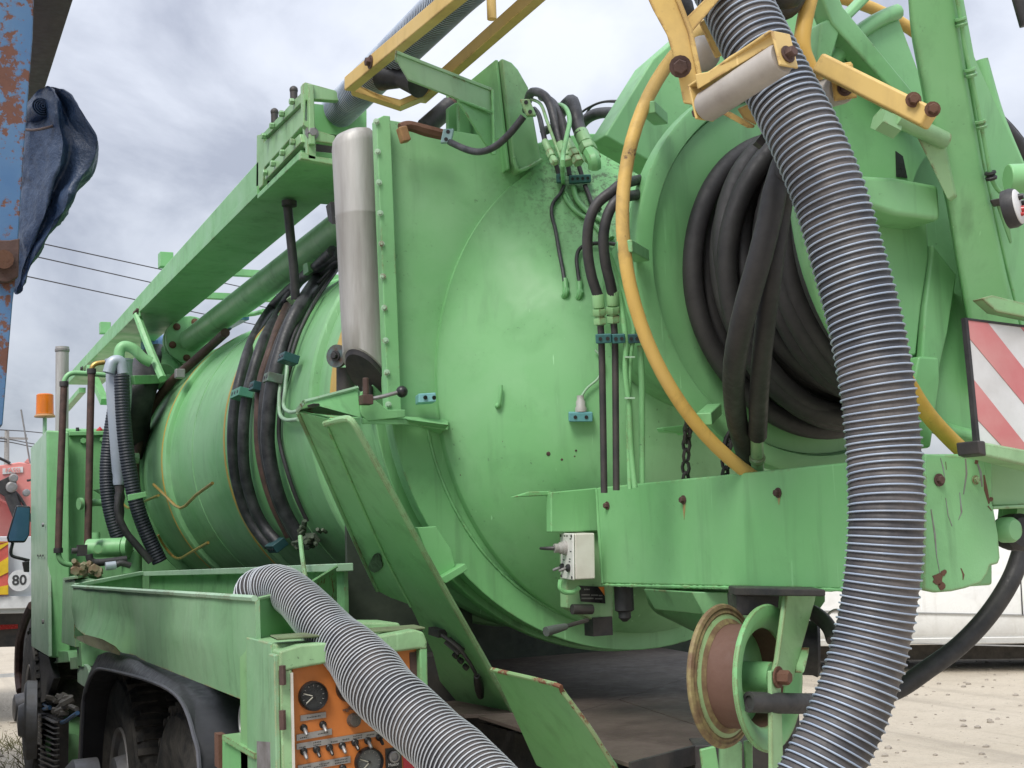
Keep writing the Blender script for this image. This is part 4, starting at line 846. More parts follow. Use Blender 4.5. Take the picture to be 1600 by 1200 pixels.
prt('side_panel', G().prism([(LX-0.004, yb+0.06, 0.5), (LX-0.004, yb+0.30, 0.5), (LX-0.004, yb+0.30, 1.355), (LX-0.004, yb+0.06, 1.355)], (0.01, 0, 0)), green_tray, cab_, bevel=0.003)
prt('scraped_patch', G().prism([onX(401, 1158, LX-0.006), onX(428, 1160, LX-0.006), onX(429, 1240, LX-0.006), onX(402, 1240, LX-0.006)], (0.004, 0, 0)), simple('bare_grey_metal', (0.22, 0.21, 0.21), (0.12, 0.11, 0.1), 0.7, sc=20), cab_)
for z0 in (1040, 1110):
    g = G(); g.cyl(onY(441, z0, yb-0.04), onY(442, z0+30, yb-0.04), 0.008, 8); prt('hinge', g, rust_dark, cab_)
yo = yb-0.004
pan = prt('instrument_panel', G().prism(PY([(457, 1044), (656, 1012), (662, 1240), (461, 1240)], yo), (0, 0.02, 0)), orange, cab_)
R_ax, U_ax, N_ax = V((1, 0, 0)), V((0, 0, 1)), V((0, -1, 0))
def gauge(px, py, r, face, a1, a2):
    c = onY(px, py, yo); g = G(); g.lathe([(r*0.86, 0.0), (r*0.86, 0.012), (r*0.93, 0.02), (r, 0.016), (r*1.02, 0)], c, N_ax, 36); gg = prt('gauge', g, black_pl, cab_)
    g = G(); g.lathe([(r*0.88, 0), (r*0.88, 0.008)], c, N_ax, 32); prt('dial', g, face, gg)
    g = G()
    for k in range(11):
        an = math.radians(225-27*k); dx, dz = math.cos(an), math.sin(an); q = c+V((dx*r*0.72, -0.0095, dz*r*0.72)); g.bar(q-V((dx, 0, dz))*r*0.06, q+V((dx, 0, dz))*r*0.06, 0.0016, 0.0006, up=(0, -1, 0))
    prt('tick_marks', g, label_m, gg)
    for a_, L_ in ((a1, 0.75), (a2, 0.7)):
        an = math.radians(a_); g = G(); g.bar(c+V((0, -0.011, 0)), c+V((math.cos(an)*r*L_, -0.011, math.sin(an)*r*L_)), 0.0022, 0.001, up=(0, -1, 0)); prt('needle', g, needle_m, gg)
    g = G(); g.lathe([(r*0.1, 0), (r*0.1, 0.013)], c, N_ax, 12); prt('hub', g, black_pl, gg)
gauge(488, 1087, 0.0335, gauge_m, 163, 220); gauge(575, 1190, 0.0335, gauge_g, 158, 222); gauge(546, 1074, 0.0335, gauge_m, 150, 220)
def lab(x0_, y0_, x1_, y1_, h, words):
    a, b = onY(x0_, y0_, yo-0.001), onY(x1_, y1_, yo-0.001); dn = V((0, 0, -h)); g = G(); g.prism([a, b, b+dn, a+dn], (0, -0.0025, 0)); o = prt('label_plate', g, label_m, cab_)
    g = G()
    for (f0, f1, row) in words:
        p = a+(b-a)*f0+dn*row; q = a+(b-a)*f1+dn*row
        nn = max(2, int((q-p).length/0.0036))
        for k in range(nn):
            s0 = p+(q-p)*(k/nn); s1 = p+(q-p)*((k+0.62)/nn); hh_ = random.choice((0.0022, 0.003, 0.0026)); g.prism([s0+V((0, -0.0026, 0)), s1+V((0, -0.0026, 0)), s1+V((0, -0.0026, hh_)), s0+V((0, -0.0026, hh_))], (0, -0.0004, 0))
    prt('lettering', g, ink, o)
lab(469, 1118, 509, 1112, 0.013, [(0.25, 0.8, 0.65)])
lab(463, 1148, 518, 1138, 0.014, [(0.1, 0.3, 0.75), (0.6, 0.9, 0.6)])
lab(463, 1162, 604, 1139, 0.0135, [(0.03, 0.1, 0.8), (0.18, 0.27, 0.4), (0.18, 0.27, 0.8), (0.37, 0.45, 0.75), (0.5, 0.58, 0.7), (0.62, 0.72, 0.4), (0.62, 0.72, 0.8), (0.77, 0.86, 0.6), (0.88, 0.98, 0.4), (0.88, 0.98, 0.8)])
lab(465, 1196, 547, 1181, 0.0150, [(0.1, 0.25, 0.5), (0.4, 0.6, 0.5), (0.7, 0.95, 0.4), (0.3, 0.55, 0.8), (0.7, 0.95, 0.8)])
def toggle(px, py, tilt=0.3):
    c = onY(px, py, yo); g = G(); g.lathe([(0.0085, 0), (0.0085, 0.006), (0.006, 0.009)], c, N_ax, 14); tg_ = prt('toggle_switch', g, black_pl, cab_)
    g = G(); g.tube([c+N_ax*0.006, c+N_ax*0.016+V((0.001, 0, -0.008)), c+N_ax*0.022+V((0.002, 0, -0.014))], [0.003, 0.0045, 0.0035], 8, 3); prt('lever', g, steel_dull if random.random() < 0.5 else black_pl, tg_)
for x, y in ((474, 1137), (504, 1132), (474, 1174), (494, 1171), (514, 1168), (534, 1165), (554, 1160), (574, 1157), (592, 1152), (535, 1200)): toggle(x, y)
g = G(); c = onY(552, 1125, yo); g.lathe([(0.0165, 0), (0.0165, 0.01), (0.013, 0.018), (0.004, 0.02)], c, N_ax, 20); prt('indicator_lamp', g, simple('smoked_lens', (0.06, 0.055, 0.05), (0.1, 0.09, 0.08), 0.3, sc=40), cab_)
g = G(); c = onY(545, 1108, yo)
for k in range(5): g.box(c+V((-0.012+0.007*k, -0.002, random.uniform(-.003, .003))), 0.006, 0.004, random.uniform(0.003, 0.008))
prt('mud_crust', g, rust, cab_)
sp = prt('start_plate', G().prism(PY([(602, 1170), (627, 1166), (630, 1235), (604, 1238)], yo-0.002), (0, 0.004, 0)), black_pl, cab_)
g = G(); c = onY(615, 1182, yo-0.003); g.lathe([(0.0135, 0), (0.0135, 0.008), (0.0095, 0.009), (0.0085, 0.004), (0.001, 0.004)], c, N_ax, 20); prt('push_button', g, steel_dull, sp)
text('Motor', 0.0105, onY(615, 1194.5, yo-0.0045), (1, 0, 0.06), (0, 0, 1), white_ink, sp, depth=0.0003, bold=0.0002)
text('start', 0.0105, onY(616, 1202.5, yo-0.0045), (1, 0, 0.06), (0, 0, 1), white_ink, sp, depth=0.0003, bold=0.0002)
rp_ = prt('stop_plate', G().prism(PY([(629, 1166), (652, 1162), (655, 1235), (632, 1235)], yo-0.002), (0, 0.004, 0)), red_sw, cab_)
prt('dark_interior', G().prism(PY([(640, 1020), (654, 1017), (657, 1090), (642, 1090)], yo-0.002), (0, 0.003, 0)), rust_dark, cab_)

# ---------- long sloping wing plate on the left of the door
WX = 1.20
wp = [(465, 643), (512, 655), (541, 654), (553, 662), (570, 692), (615, 774), (660, 858), (700, 930), (765, 1045), (800, 1110), (832, 1182), (840, 1240), (730, 1240), (676, 1020), (640, 945), (612, 935), (592, 925), (556, 850), (510, 745)]
WN = V((-0.76, -0.08, -0.62)).normalized(); WP = V((1.18, 3.3, 1.62))
def oW(px, py, o_=0.0): r = ray(px, py); return CAM+r*((WP+WN*o_-CAM).dot(WN)/r.dot(WN))
def PW(pts, o_=0.002): return [oW(a, b, o_) for a, b in pts]
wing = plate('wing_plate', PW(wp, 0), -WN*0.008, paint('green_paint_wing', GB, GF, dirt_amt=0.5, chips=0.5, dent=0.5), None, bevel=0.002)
g = G(); g.tube(PW([(508, 662), (540, 654), (553, 662), (570, 692), (615, 774), (660, 858), (700, 930), (765, 1045), (800, 1110), (834, 1186)]), 0.0085, 8, 3); prt('wing_edge', g, green_worn, wing)
g = G(); g.tube(PW([(466, 645), (510, 745), (556, 850), (590, 923)]), 0.006, 6, 3); prt('wing_edge', g, green_dark, wing)
plate('wing_top', [oW(465, 643), oW(475, 628), onX(558, 607, 1.14), onX(563, 652, 1.12), oW(541, 655)], (0.004, 0.006, 0), green, wing)
g = G(); g.tube([oW(465, 641), oW(475, 628), onX(558, 606, 1.14)], 0.006, 6, raw=True); prt('wing_edge', g, green_pale, wing)
plate('clip', PW([(479, 633), (488, 630), (489, 634), (480, 637)]), (0.02, 0, 0), dark_metal, wing)
g = G(); pts_ = [oW(587+10*math.cos(a)*(1+0.2*math.sin(3*a))-2*math.sin(a), 880+15*math.sin(a), 0.0035) for a in [k*math.pi/8 for k in range(16)]]; g.prism(pts_, -WN*0.002); prt('opening', g, black_pl, wing)
lw = [(770, 1047), (866, 1069), (878, 1080), (960, 1197), (968, 1215), (900, 1225), (838, 1196), (800, 1112)]
SN = V((-0.80, -0.05, -0.60)).normalized(); SP = V((1.36, 2.6, 1.18))
def oS(px, py, o_=0.0): r = ray(px, py); return CAM+r*((SP+SN*o_-CAM).dot(SN)/r.dot(SN))
sb = plate('deck_side_board', [oS(x, y) for x, y in lw], -SN*0.008, paint('green_paint_board', GB, GF, dirt_amt=0.3, chips=0.6), None, bevel=0.002)
g = G(); g.tube([oS(x, y, 0.002) for x, y in ((768, 1046), (866, 1069), (878, 1080), (900, 1108), (930, 1150), (966, 1210))], 0.0055, 8, 3); prt('board_edge', g, paint('rusty_edge', (0.2, 0.35, 0.15), (0.26, 0.30, 0.16), dirt=(0.09, 0.045, 0.03), dirt_amt=0.7, rust=1.0, edge=False), sb)
# door safety latch on the wing: handle and linkage
g = G(); g.bar(oW(676, 985, 0.012), oW(692, 990, 0.012), 0.03, 0.022); g.bar(oW(700, 1000, 0.012), oW(722, 1018, 0.012), 0.035, 0.02); g.tube(PW([(690, 992), (705, 1003), (720, 1016), (733, 1034), (743, 1052), (746, 1064)], 0.022), 0.0055, 8); lt_ = prt('latch_linkage', g, dark_metal, wing)
for x, y in ((714, 1022), (722, 1030), (730, 1040)):
    g = G(); g.hexn(oW(x, y, 0.012), WN, 0.011, 0.012); prt('link_nut', g, dark_metal, lt_)
g = G(); g.tube(PW([(745, 1056), (748, 1070), (751, 1088)], 0.022), [0.009, 0.0135, 0.0145, 0.010], 10); prt('handle', g, black_pl, lt_)
# gussets and underside between wing, ring and deck
plate('hinge_gusset', PY([(652, 824), (682, 822), (706, 858), (712, 884), (688, 906), (668, 868)], 3.33), (0, 0.02, 0), green, None)
plate('hinge_gusset', PY([(686, 904), (727, 880), (732, 890), (697, 912)], 3.30), (0, 0.1, 0), green, None)
g = G(); g.prism([(1.25, 4.8, 1.0), (1.25, 4.8, 1.32), (3.3, 4.8, 1.32), (3.3, 4.8, 1.0)], (0, 2.4, 0)); under_green = simple('green_black', (0.022, 0.032, 0.022), (0.045, 0.06, 0.04), 0.8, sc=8, dusty=0.3, dustc=(0.07, 0.07, 0.055)); prt('tank_cradle', g, under_green)  # near-black green for the plates under the tank
g = G(); g.prism([(1.28, 3.9, 1.07), (1.28, 3.9, 1.75), (1.5, 3.9, 1.5), (1.7, 3.9, 1.36), (1.72, 3.9, 1.07)], (0, 0.02, 0)); prt('saddle_plate', g, under_green)

# ---------- rear deck: three plates with open joints
dz = 1.08
def dp(pts): return PZ(pts, dz)
def gapped(pts, k=0.003):
    c = sum((V(p) for p in pts), V())/len(pts); return [p+(c-p).normalized()*k for p in pts]
deck = prt('rear_deck', G().prism([V((1.66, 2.86, dz-0.012)), V((1.86, 2.82, dz-0.012)), V((2.05, 2.70, dz-0.012)), V((2.75, 3.9, dz-0.012)), V((3.0, 5.2, dz-0.012)), V((1.48, 5.2, dz-0.012))], (0, 0, -0.045)), dark_metal)
s0, s1, s2, e1 = onZ(905, 1112, dz), onZ(967, 1093, dz), onZ(1083, 1056, dz), onZ(1122, 1144, dz)
dirn = (s2-s1).normalized(); far = s1+dirn*1.1
near0 = onZ(985, 1193, dz); near1 = onZ(1135, 1153, dz)
for pts in ([V((1.47, s0.y+0.16, dz)), s0, s1, far, V((3.0, 5.2, dz)), V((1.47, 5.2, dz))], [V((1.50, s0.y+0.13, dz)), s0, s1, e1+(e1-s1)*0.1, near1, near0], [s1, far, near1+(near1-near0)*0.5+V((0.05, 0.1, 0)), near1+(near1-near0)*0.5, near1, e1+(e1-s1)*0.1]):
    g = G(); g.prism(gapped(pts), (0, 0, -0.011)); prt('deck_plate', g, deck_m, deck, bevel=0.002)
g = G(); g.prism([near0+V((0, -0.004, 0.002)), near1+V((0, -0.004, 0.002)), near1+V((0, -0.004, -0.04)), near0+V((0, -0.004, -0.04))], (0, 0.012, 0)); prt('edge_angle', g, dark_metal, deck)
g = G(); g.box((1.95, 3.6, 0.72), 0.8, 1.4, 0.4); prt('rear_chassis', g, dark_metal)
g = G(); g.prism([(1.24, 3.75, 0.3), (1.24, 3.75, 1.22), (1.62, 3.75, 1.22), (1.62, 3.75, 0.3)], (0, 1.0, 0)); prt('dark_fill_box', g, dark_metal)  # dark box added to fill the dark void behind the wing
g = G(); g.tube(PW([(512, 668), (556, 770), (600, 868), (642, 948)], 0.003), 0.004, 6, 3); prt('wing_fold', g, green, wing)
g = G(); g.box((2.05, 6.5, 0.85), 0.9, 6.5, 0.35); prt('chassis_frame', g, dark_metal)

# ---------- reel carrier beam
BX = 1.70
bz = PX([(931, 762), (1450, 709.5), (1450, 921), (1320, 921), (940, 912)], BX)
beam = plate('reel_beam', bz, (0.16, 0, 0), paint('green_paint_beam', GB, GF, dirt_amt=0.12, chips=0.75, dent=0.3), None, bevel=0.005)
bolts(beam, PX([(949, 790), (1068, 781), (1216, 770)], BX-0.001), (-1, 0, 0), 0.0075, rust_dark, h=0.009)
for x, y, h in ((1068, 786, 26), (1216, 777, 12)):
    g = G(); g.prism(PX([(x-1.5, y), (x+2.5, y), (x+2, y+h*0.5), (x+0.6, y+h), (x-0.5, y+h*0.6)], BX-0.0012), (0.0015, 0, 0)); prt('rust_run', g, simple('orange_rust_stain', (0.35, 0.22, 0.09), (0.28, 0.3, 0.14), 0.8, sc=60), beam)
ye = bz[1].y-0.004
endp = PY([(1446, 709), (1536, 714), (1546, 770), (1553, 795), (1560, 835), (1563, 872), (1560, 881), (1547, 884), (1543, 897), (1533, 911), (1510, 919), (1488, 924), (1462, 926), (1443, 922)], ye)
ep = plate('end_plate', endp, (0, 0.012, 0), paint('green_paint_battered', GB, GF, dirt_amt=0.25, rust=0.02, chips=1.0, dent=1.0, streak=0.5), beam, bevel=0.003)
bolts(ep, [onY(1467, 750, ye-0.001)], (0, -1, 0), 0.008, rust_dark); bolts(ep, [onY(1524, 750, ye-0.001)], (0, -1, 0), 0.006, green_worn)
plate('cross_beam', [onY(1538, 714, ye+0.02), onY(1700, 726, ye+0.02), onY(1700, 788, ye+0.02), onY(1552, 791, ye+0.02)], (0, 0.12, 0), green_worn, beam, bevel=0.004)
plate('cross_lip', [onY(1552, 791, ye+0.0), onY(1700, 784, ye+0.0), onY(1700, 790, ye+0.0), onY(1553, 796, ye+0.0)], (0, 0.02, 0), green_worn, beam)
for (x, y, s) in ((1466, 905, 9), (1475, 895, 4), (1472, 915, 5), (1549, 780, 3), (1526, 722, 3)):
    g = G(); g.prism([onY(x+s*math.cos(a)*random.uniform(.6, 1.3), y+s*1.3*math.sin(a)*random.uniform(.6, 1.2), ye-0.0012) for a in [k*math.pi/5 for k in range(10)]], (0, 0.0015, 0)); prt('rust_patch', g, rust, ep)
scr = simple('scraped_grey', (0.26, 0.29, 0.28), (0.17, 0.15, 0.13), 0.7, sc=40)
for line, w_, mt in (([(1470, 716), (1474, 732), (1477, 750)], 1.6, scr), ([(1509, 716), (1511, 740), (1506, 772)], 2.2, scr), ([(1526, 718), (1533, 738), (1535, 760)], 3.0, scr), ([(1538, 742), (1541, 765), (1546, 786)], 3.4, rust), ([(1478, 778), (1482, 806), (1488, 822)], 1.3, scr), ([(1500, 770), (1503, 800), (1498, 812)], 1.8, scr), ([(1455, 795), (1461, 835), (1464, 870), (1470, 900)], 1.8, scr), ([(1502, 888), (1506, 898), (1505, 906)], 2.0, rust), ([(1478, 722), (1479, 734)], 1.4, rust), ([(1544, 790), (1550, 798)], 2.2, rust)):
    pl = []; pr_ = []
    for k, (x, y) in enumerate(line):
        q = w_*random.uniform(0.35, 1.0)*(0.4 if k in (0, len(line)-1) else 1); pl.append(onY(x-q, y+random.uniform(-2, 2), ye-0.0009)); pr_.append(onY(x+q*random.uniform(0.5, 1), y, ye-0.0009))
    g = G(); g.prism(pl+pr_[::-1], (0, 0.0012, 0)); prt('scrape_mark', g, mt, ep)
g = G(); c = onY(1572, 832, ye+0.06); g.lathe([(0.032, 0.0), (0.036, 0.02), (0.036, 0.05), (0.028, 0.06)], c+V((0.02, 0.02, 0)), (-0.2, -0.95, 0), 20); rol = prt('pivot_roller', g, rubber, beam)
g = G(); c = onY(1573, 828, ye+0.02); g.lathe([(0.024, -0.01), (0.024, 0.012), (0.019, 0.02), (0.001, 0.021)], c, (0.1, -0.95, 0), 20); prt('pivot_cap', g, green, rol)
plate('hanger', PY([(1556, 792), (1590, 792), (1588, 812), (1584, 850), (1620, 852), (1620, 790)], ye+0.11), (0, 0.05, 0), green_dark, beam)
# front end of the beam on the door
fe = plate('beam_bracket', PY([(861, 769), (934, 762), (936, 830), (861, 832)], 3.05), (0, 0.03, 0), green, beam, bevel=0.004)
plate('fillet', PY([(800, 777), (828, 768), (862, 767), (862, 774)], 3.07), (0, 0.02, 0), green, beam)
hg = plate('control_hanger', PY([(884, 832), (936, 830), (941, 912), (958, 916), (958, 966), (925, 968), (905, 958), (886, 950)], 3.07), (0, 0.04, 0), green_worn, None, bevel=0.003)
stk = prt('warning_sticker', G().prism(PY([(905, 915), (944, 917), (946, 943), (908, 940)], 3.066), (0, 0.003, 0)), black_pl, hg)
g = G(); g.prism(PY([(935, 917), (944, 917), (945, 931), (941, 925)], 3.0645), (0, 0.001, 0)); prt('orange_mark', g, orange, stk)
g = G()
for (xa, xb, yy) in ((913, 922, 922), (909, 922, 930.5), (924, 935, 931), (936, 942, 931.5), (909, 928, 936), (930, 942, 936.5)):
    a, b = onY(xa, yy, 3.0645), onY(xb, yy, 3.0645); n_ = max(2, int((b-a).length/0.0036))
    for k in range(n_):
        s0_, s1_ = a+(b-a)*(k/n_), a+(b-a)*((k+0.6)/n_); g.prism([s0_, s1_, s1_+V((0, 0, 0.0035)), s0_+V((0, 0, 0.0035))], (0, 0.0006, 0))
prt('lettering', g, label_m, stk)
g = G(); g.cyl(onY(894, 952, 3.04), onY(925, 952, 3.04), 0.0135, 12); prt('pivot_pin', g, dark_metal, hg)
g = G(); g.tube([onY(918, 969, 3.03), onY(900, 974, 3.0), onY(880, 980, 2.98)], 0.0055, 8); lv = prt('lever', g, dark_metal, hg)
g = G(); g.tube([onY(884, 979, 2.985), onY(868, 983, 2.97), onY(853, 987, 2.96)], [0.0085, 0.0115, 0.0125], 10); prt('grip', g, simple('grey_rubber_grip', (0.06, 0.07, 0.065), (0.09, 0.1, 0.09), 0.6, sc=20), lv)
g = G(); g.lathe([(0.026, 0), (0.026, 0.07), (0.017, 0.075), (0.017, 0.09), (0.006, 0.10)], onY(974, 912, 3.0), (0, 0, -1), 16); prt('solenoid', g, rubber, hg)
g = G(); g.box(onY(935, 978, 3.09), 0.06, 0.05, 0.05); prt('valve_block', g, dark_metal, hg)
g = G(); g.tube(PY([(876, 906), (875, 918), (882, 925), (896, 925), (905, 918)], 3.03), 0.0065, 8); prt('conduit', g, green, hg)
# ivory remote box
pb = onY(896, 834, 2.98); hb = pb.z-onY(900, 906, 2.98).z
X_, Y_ = V((0.985, -0.17, 0.0)), V((0.17, 0.985, 0.02))
bcen = pb+X_*0.028+Y_*0.052+V((0.002, 0, -hb/2))
g = G(); g.box(bcen, 0.056, 0.104, hb, (X_, Y_, V((0.03, 0, 1)).normalized())); rb = prt('remote_box', g, ivory, hg, bevel=0.004)
fc = bcen-X_*0.0285; Zb = V((0.03, 0, 1)).normalized(); NXb = -X_
g = G(); g.box(fc-X_*0.003, 0.006, 0.106, hb+0.002, (X_, Y_, Zb)); prt('face_plate', g, simple('ivory_lid', (0.70, 0.69, 0.66), (0.64, 0.63, 0.59), 0.45, sc=15, dusty=0.2, dustc=(0.4, 0.38, 0.32)), rb, bevel=0.003)
def fpt(u, v): return fc-X_*0.006+Y_*u+Zb*v
g = G(); c = fpt(0.006, 0.022); g.lathe([(0.019, 0), (0.019, 0.007), (0.016, 0.009), (0.016, 0.016), (0.012, 0.020), (0.012, 0.032)], c, NXb, 22); ks = prt('key_switch', g, steel, rb)
g = G(); g.tube([c+NXb*0.03, c+NXb*0.048+Y_*0.012, c+NXb*0.06+Y_*0.035], [0.006, 0.005, 0.0035], 8); prt('switch_lever', g, dark_metal, ks)
for u in (0.03, -0.022):
    c = fpt(u, -0.030); g = G(); g.lathe([(0.0105, 0), (0.0105, 0.006), (0.006, 0.01)], c, NXb, 16); tg_ = prt('toggle_switch', g, black_pl, rb)
    g = G(); g.tube([c+NXb*0.008, c+NXb*0.018-Zb*0.003, c+NXb*0.026+Y_*0.006-Zb*0.007], [0.003, 0.004, 0.0035], 8); prt('lever', g, steel_dull, tg_)
for u in (-0.045, 0.045):
    for v_ in (-0.056, 0.056):
        g = G(); g.lathe([(0.004, 0), (0.004, 0.002)], fpt(u, v_*hb/0.125), NXb, 8); prt('screw', g, dark_metal, rb)
g = G()
for (u, v_) in ((0.02, 0.052), (0.0, 0.052), (-0.03, 0.045), (-0.03, 0.012), (0.03, -0.012), (-0.022, -0.008), (-0.02, -0.015)):
    for k in range(4): q = fpt(u-0.0035*k, v_); g.prism([q, q-Y_*0.0022, q-Y_*0.0022+Zb*0.003, q+Zb*0.003], NXb*0.0005)
prt('lettering', g, ink, rb)
# pipe from the dish bottom (sludge outlet)
g = G(); g.cyl(V((2.0, 3.15, 1.42)), onY(1140, 958, 2.85), 0.085, 24); prt('outlet_pipe', g, green_dark)

# ---------- small winch wheel under the beam
ax = V((0.446, -0.895, 0)).normalized(); wc = D(1166, 1057, 2.66)
g = G(); g.lathe([(0.1065, -0.035), (0.1065, 0.036), (0.100, 0.036), (0.100, -0.035)], wc, ax, 56, closed=True); wheel = prt('winch_wheel', g, simple('rust_brown_drum', (0.105, 0.052, 0.036), (0.14, 0.075, 0.055), 0.7, sc=9, bs=0.3))
def flange(h0, sgn, mat):
    g = G(); pr = [(0.100, 0.036), (0.1075, 0.033), (0.127, 0.0445), (0.130, 0.043), (0.136, 0.046), (0.140, 0.044), (0.147, 0.047), (0.149, 0.052), (0.146, 0.057), (0.128, 0.058), (0.118, 0.052), (0.108, 0.045), (0.100, 0.040)]
    g.lathe([(r, h*sgn) for r, h in pr], wc, ax, 64, closed=True); return prt('rim_flange', g, mat, wheel)
flange(0, -1, simple('rusty_yellow_rim', (0.30, 0.25, 0.11), (0.14, 0.075, 0.045), 0.7, sc=34, bs=0.5, dusty=0.8, dustc=(0.17, 0.11, 0.06))); flange(0, 1, paint('green_rim', GB, GF, dirt_amt=0.2, rust=0.08, chips=0.95))
g = G(); g.lathe([(0.1068, -0.0335), (0.1265, -0.0435), (0.1265, -0.0455), (0.1068, -0.036)], wc, ax, 64, closed=True); prt('rim_slope', g, paint('green_slope', (0.24, 0.38, 0.17), (0.30, 0.42, 0.22), dirt=(0.12, 0.06, 0.03), dirt_amt=0.5, rust=0.3, chips=0.9), wheel)
g = G(); g.lathe([(0.1, -0.024), (0.03, -0.012), (0.03, 0.0), (0.1, -0.012)], wc, ax, 48, closed=True); prt('web', g, green, wheel)
g = G(); g.lathe([(0.032, -0.03), (0.032, 0.062), (0.02, 0.066)], wc, ax, 24); prt('hub', g, green, wheel)
wb = wc+ax*0.075
def onPl(px, py, p0, n): r = ray(px, py); return CAM+r*((p0-CAM).dot(n)/r.dot(n))
yk = plate('wheel_yoke', [onPl(x, y, wb, ax) for x, y in ((1222, 928), (1268, 924), (1266, 938), (1243, 1020), (1232, 1060), (1222, 1072), (1208, 1072), (1203, 1050), (1208, 1030))], ax*0.012, green_worn, None, bevel=0.003)
plate('yoke_strap', [onPl(x, y, wb+ax*0.014, ax) for x, y in ((1198, 1048), (1213, 1044), (1216, 1140), (1219, 1240), (1200, 1240), (1199, 1140))], ax*0.010, green_worn, yk, bevel=0.003)
bolts(yk, [onPl(1215, 1058, wb+ax*0.026, ax)], ax, 0.0145, rust, h=0.024)
plate('yoke_gusset', [onPl(x, y, wb+ax*0.0, ax) for x, y in ((1236, 1040), (1246, 1010), (1236, 1052))], ax*0.03, green_worn, yk)
plate('yoke_head', PD([(1150, 918, 2.75), (1290, 921, 2.5), (1290, 932, 2.5), (1150, 931, 2.75)]), (0.05, 0.10, 0), dark_metal, yk)
plate('dark_housing', PD([(1150, 930, 2.8), (1218, 930, 2.72), (1215, 960, 2.72), (1152, 962, 2.8)]), (0.06, 0.12, 0), dark_metal, yk)
plate('foot_post', PD([(1125, 1162, 2.75), (1160, 1160, 2.72), (1160, 1240, 2.72), (1125, 1240, 2.75)]), (0.01, 0.02, 0), green_moss, None)
plate('foot_brace', PD([(1093, 1172, 2.9), (1118, 1166, 2.9), (1130, 1240, 2.9), (1096, 1200, 2.9)]), (0.008, 0.014, 0), green, None)
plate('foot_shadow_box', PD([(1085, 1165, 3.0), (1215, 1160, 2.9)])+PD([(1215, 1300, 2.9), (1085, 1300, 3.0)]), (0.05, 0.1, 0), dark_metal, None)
plate('guide_strip', PD([(1162, 1158, 2.75), (1176, 1158, 2.75), (1176, 1240, 2.75), (1166, 1240, 2.75)]), (0.008, 0.012, 0), green_dark, None)
# black stub pipe behind
g = G(); c = D(1262, 1012, 2.85); a_ = V((0.80, -0.60, -0.05)).normalized(); g.lathe([(0.060, -0.09), (0.060, 0.01), (0.064, 0.02), (0.060, 0.026), (0.050, 0.02), (0.047, -0.08)], c, a_, 36, closed=True); prt('stub_pipe', g, rubber)
g = G(); g.tube(PD([(1230, 962, 2.8), (1262, 955, 2.78), (1285, 968, 2.75), (1298, 985, 2.72), (1303, 1000, 2.7)]), 0.017, 10); prt('rubber_strap', g, rubber)
hose('hook_wire', PD([(1290, 968, 2.8), (1296, 958, 2.8), (1306, 953, 2.8), (1316, 956, 2.8)]), 0.003, steel)
plate('rear_cross_tube', PD([(1080, 925, 3.0), (1290, 926, 2.9), (1290, 940, 2.9), (1276, 960, 2.9), (1100, 960, 3.0)]), (0.02, 0.25, 0), green_dark, None)
# ---------- big jetting hose reel at the rear
RC = V((2.05, 0, 2.215))
def rc(y): return V((RC.x, y, RC.z))
reel = prt('hose_reel', G().lathe([(0.001, 2.56), (0.497, 2.56), (0.4985, 2.555), (0.4985, 2.538), (0.455, 2.538), (0.4535, 2.533), (0.30, 2.533), (0.001, 2.533)], rc(0), AX, 96), paint('green_paint_reel', GB, GF, dirt_amt=0.12, chips=0.3, dent=0.22, streak=0.35))
g = G(); g.lathe([(0.4575, 2.536), (0.4575, 2.522), (0.461, 2.517), (0.500, 2.513), (0.5065, 2.517), (0.5085, 2.535), (0.5065, 2.562), (0.499, 2.566), (0.499, 2.536)], rc(0), AX, 96, closed=True); prt('reel_rim', g, green, reel)
for a_ in ():
    an = math.radians(a_); c = rc(2.505)+V((math.cos(an)*0.459, 0, math.sin(an)*0.459)); g = G(); g.box(c, 0.02, 0.012, 0.035, (V((math.cos(an), 0, math.sin(an))), V((0, 1, 0)), V((-math.sin(an), 0, math.cos(an))))); prt('rim_weld', g, green, reel, bevel=0.004)
g = G(); g.lathe([(0.27, 2.53), (0.27, 2.06)], rc(0), AX, 48); prt('reel_drum', g, green, reel)
# front flange: plate, ring, braces
fy = 2.02; FC = V((2.10, fy, 2.235))
a0_, a1_ = math.radians(112), math.radians(318); na = 48
arc = [a0_+(a1_-a0_)*k/na for k in range(na+1)]
g = G(); g.prism([FC+V((math.cos(a)*0.475, 0, math.sin(a)*0.475)) for a in arc]+[FC+V((math.cos(a)*0.18, 0, math.sin(a)*0.18)) for a in reversed(arc)], (0, 0.012, 0)); prt('front_flange', g, green, reel)
g = G(); g.tube([FC+V((math.cos(a)*0.478, -0.005, math.sin(a)*0.478)) for a in arc], 0.017, 10, 1); prt('flange_ring', g, green, reel)
def fb(pts, y, dy, name='flange_brace', mat=None, bv=0.006): return plate(name, PY(pts, y), (0, dy, 0), mat or green, reel, bevel=bv)
fb([(1270, -40), (1300, -40), (1318, 10), (1440, 158), (1452, 190), (1426, 176), (1300, 36)], fy-0.05, 0.045)
fb([(1284, 34), (1308, 24), (1318, 34), (1300, 92), (1292, 160), (1276, 150), (1278, 80)], fy-0.045, 0.04)
fb([(1310, 34), (1380, -40), (1400, -40), (1330, 30)], fy-0.045, 0.04)
fb([(1335, 272), (1400, 276), (1468, 288), (1472, 345), (1400, 336), (1350, 320), (1330, 318)], fy-0.11, 0.1, 'axle_carrier', None, 0.012)
fb([(1352, 340), (1450, 345), (1452, 400), (1440, 480), (1432, 555), (1400, 560), (1370, 470)], fy-0.02, 0.018, 'axle_cheek')
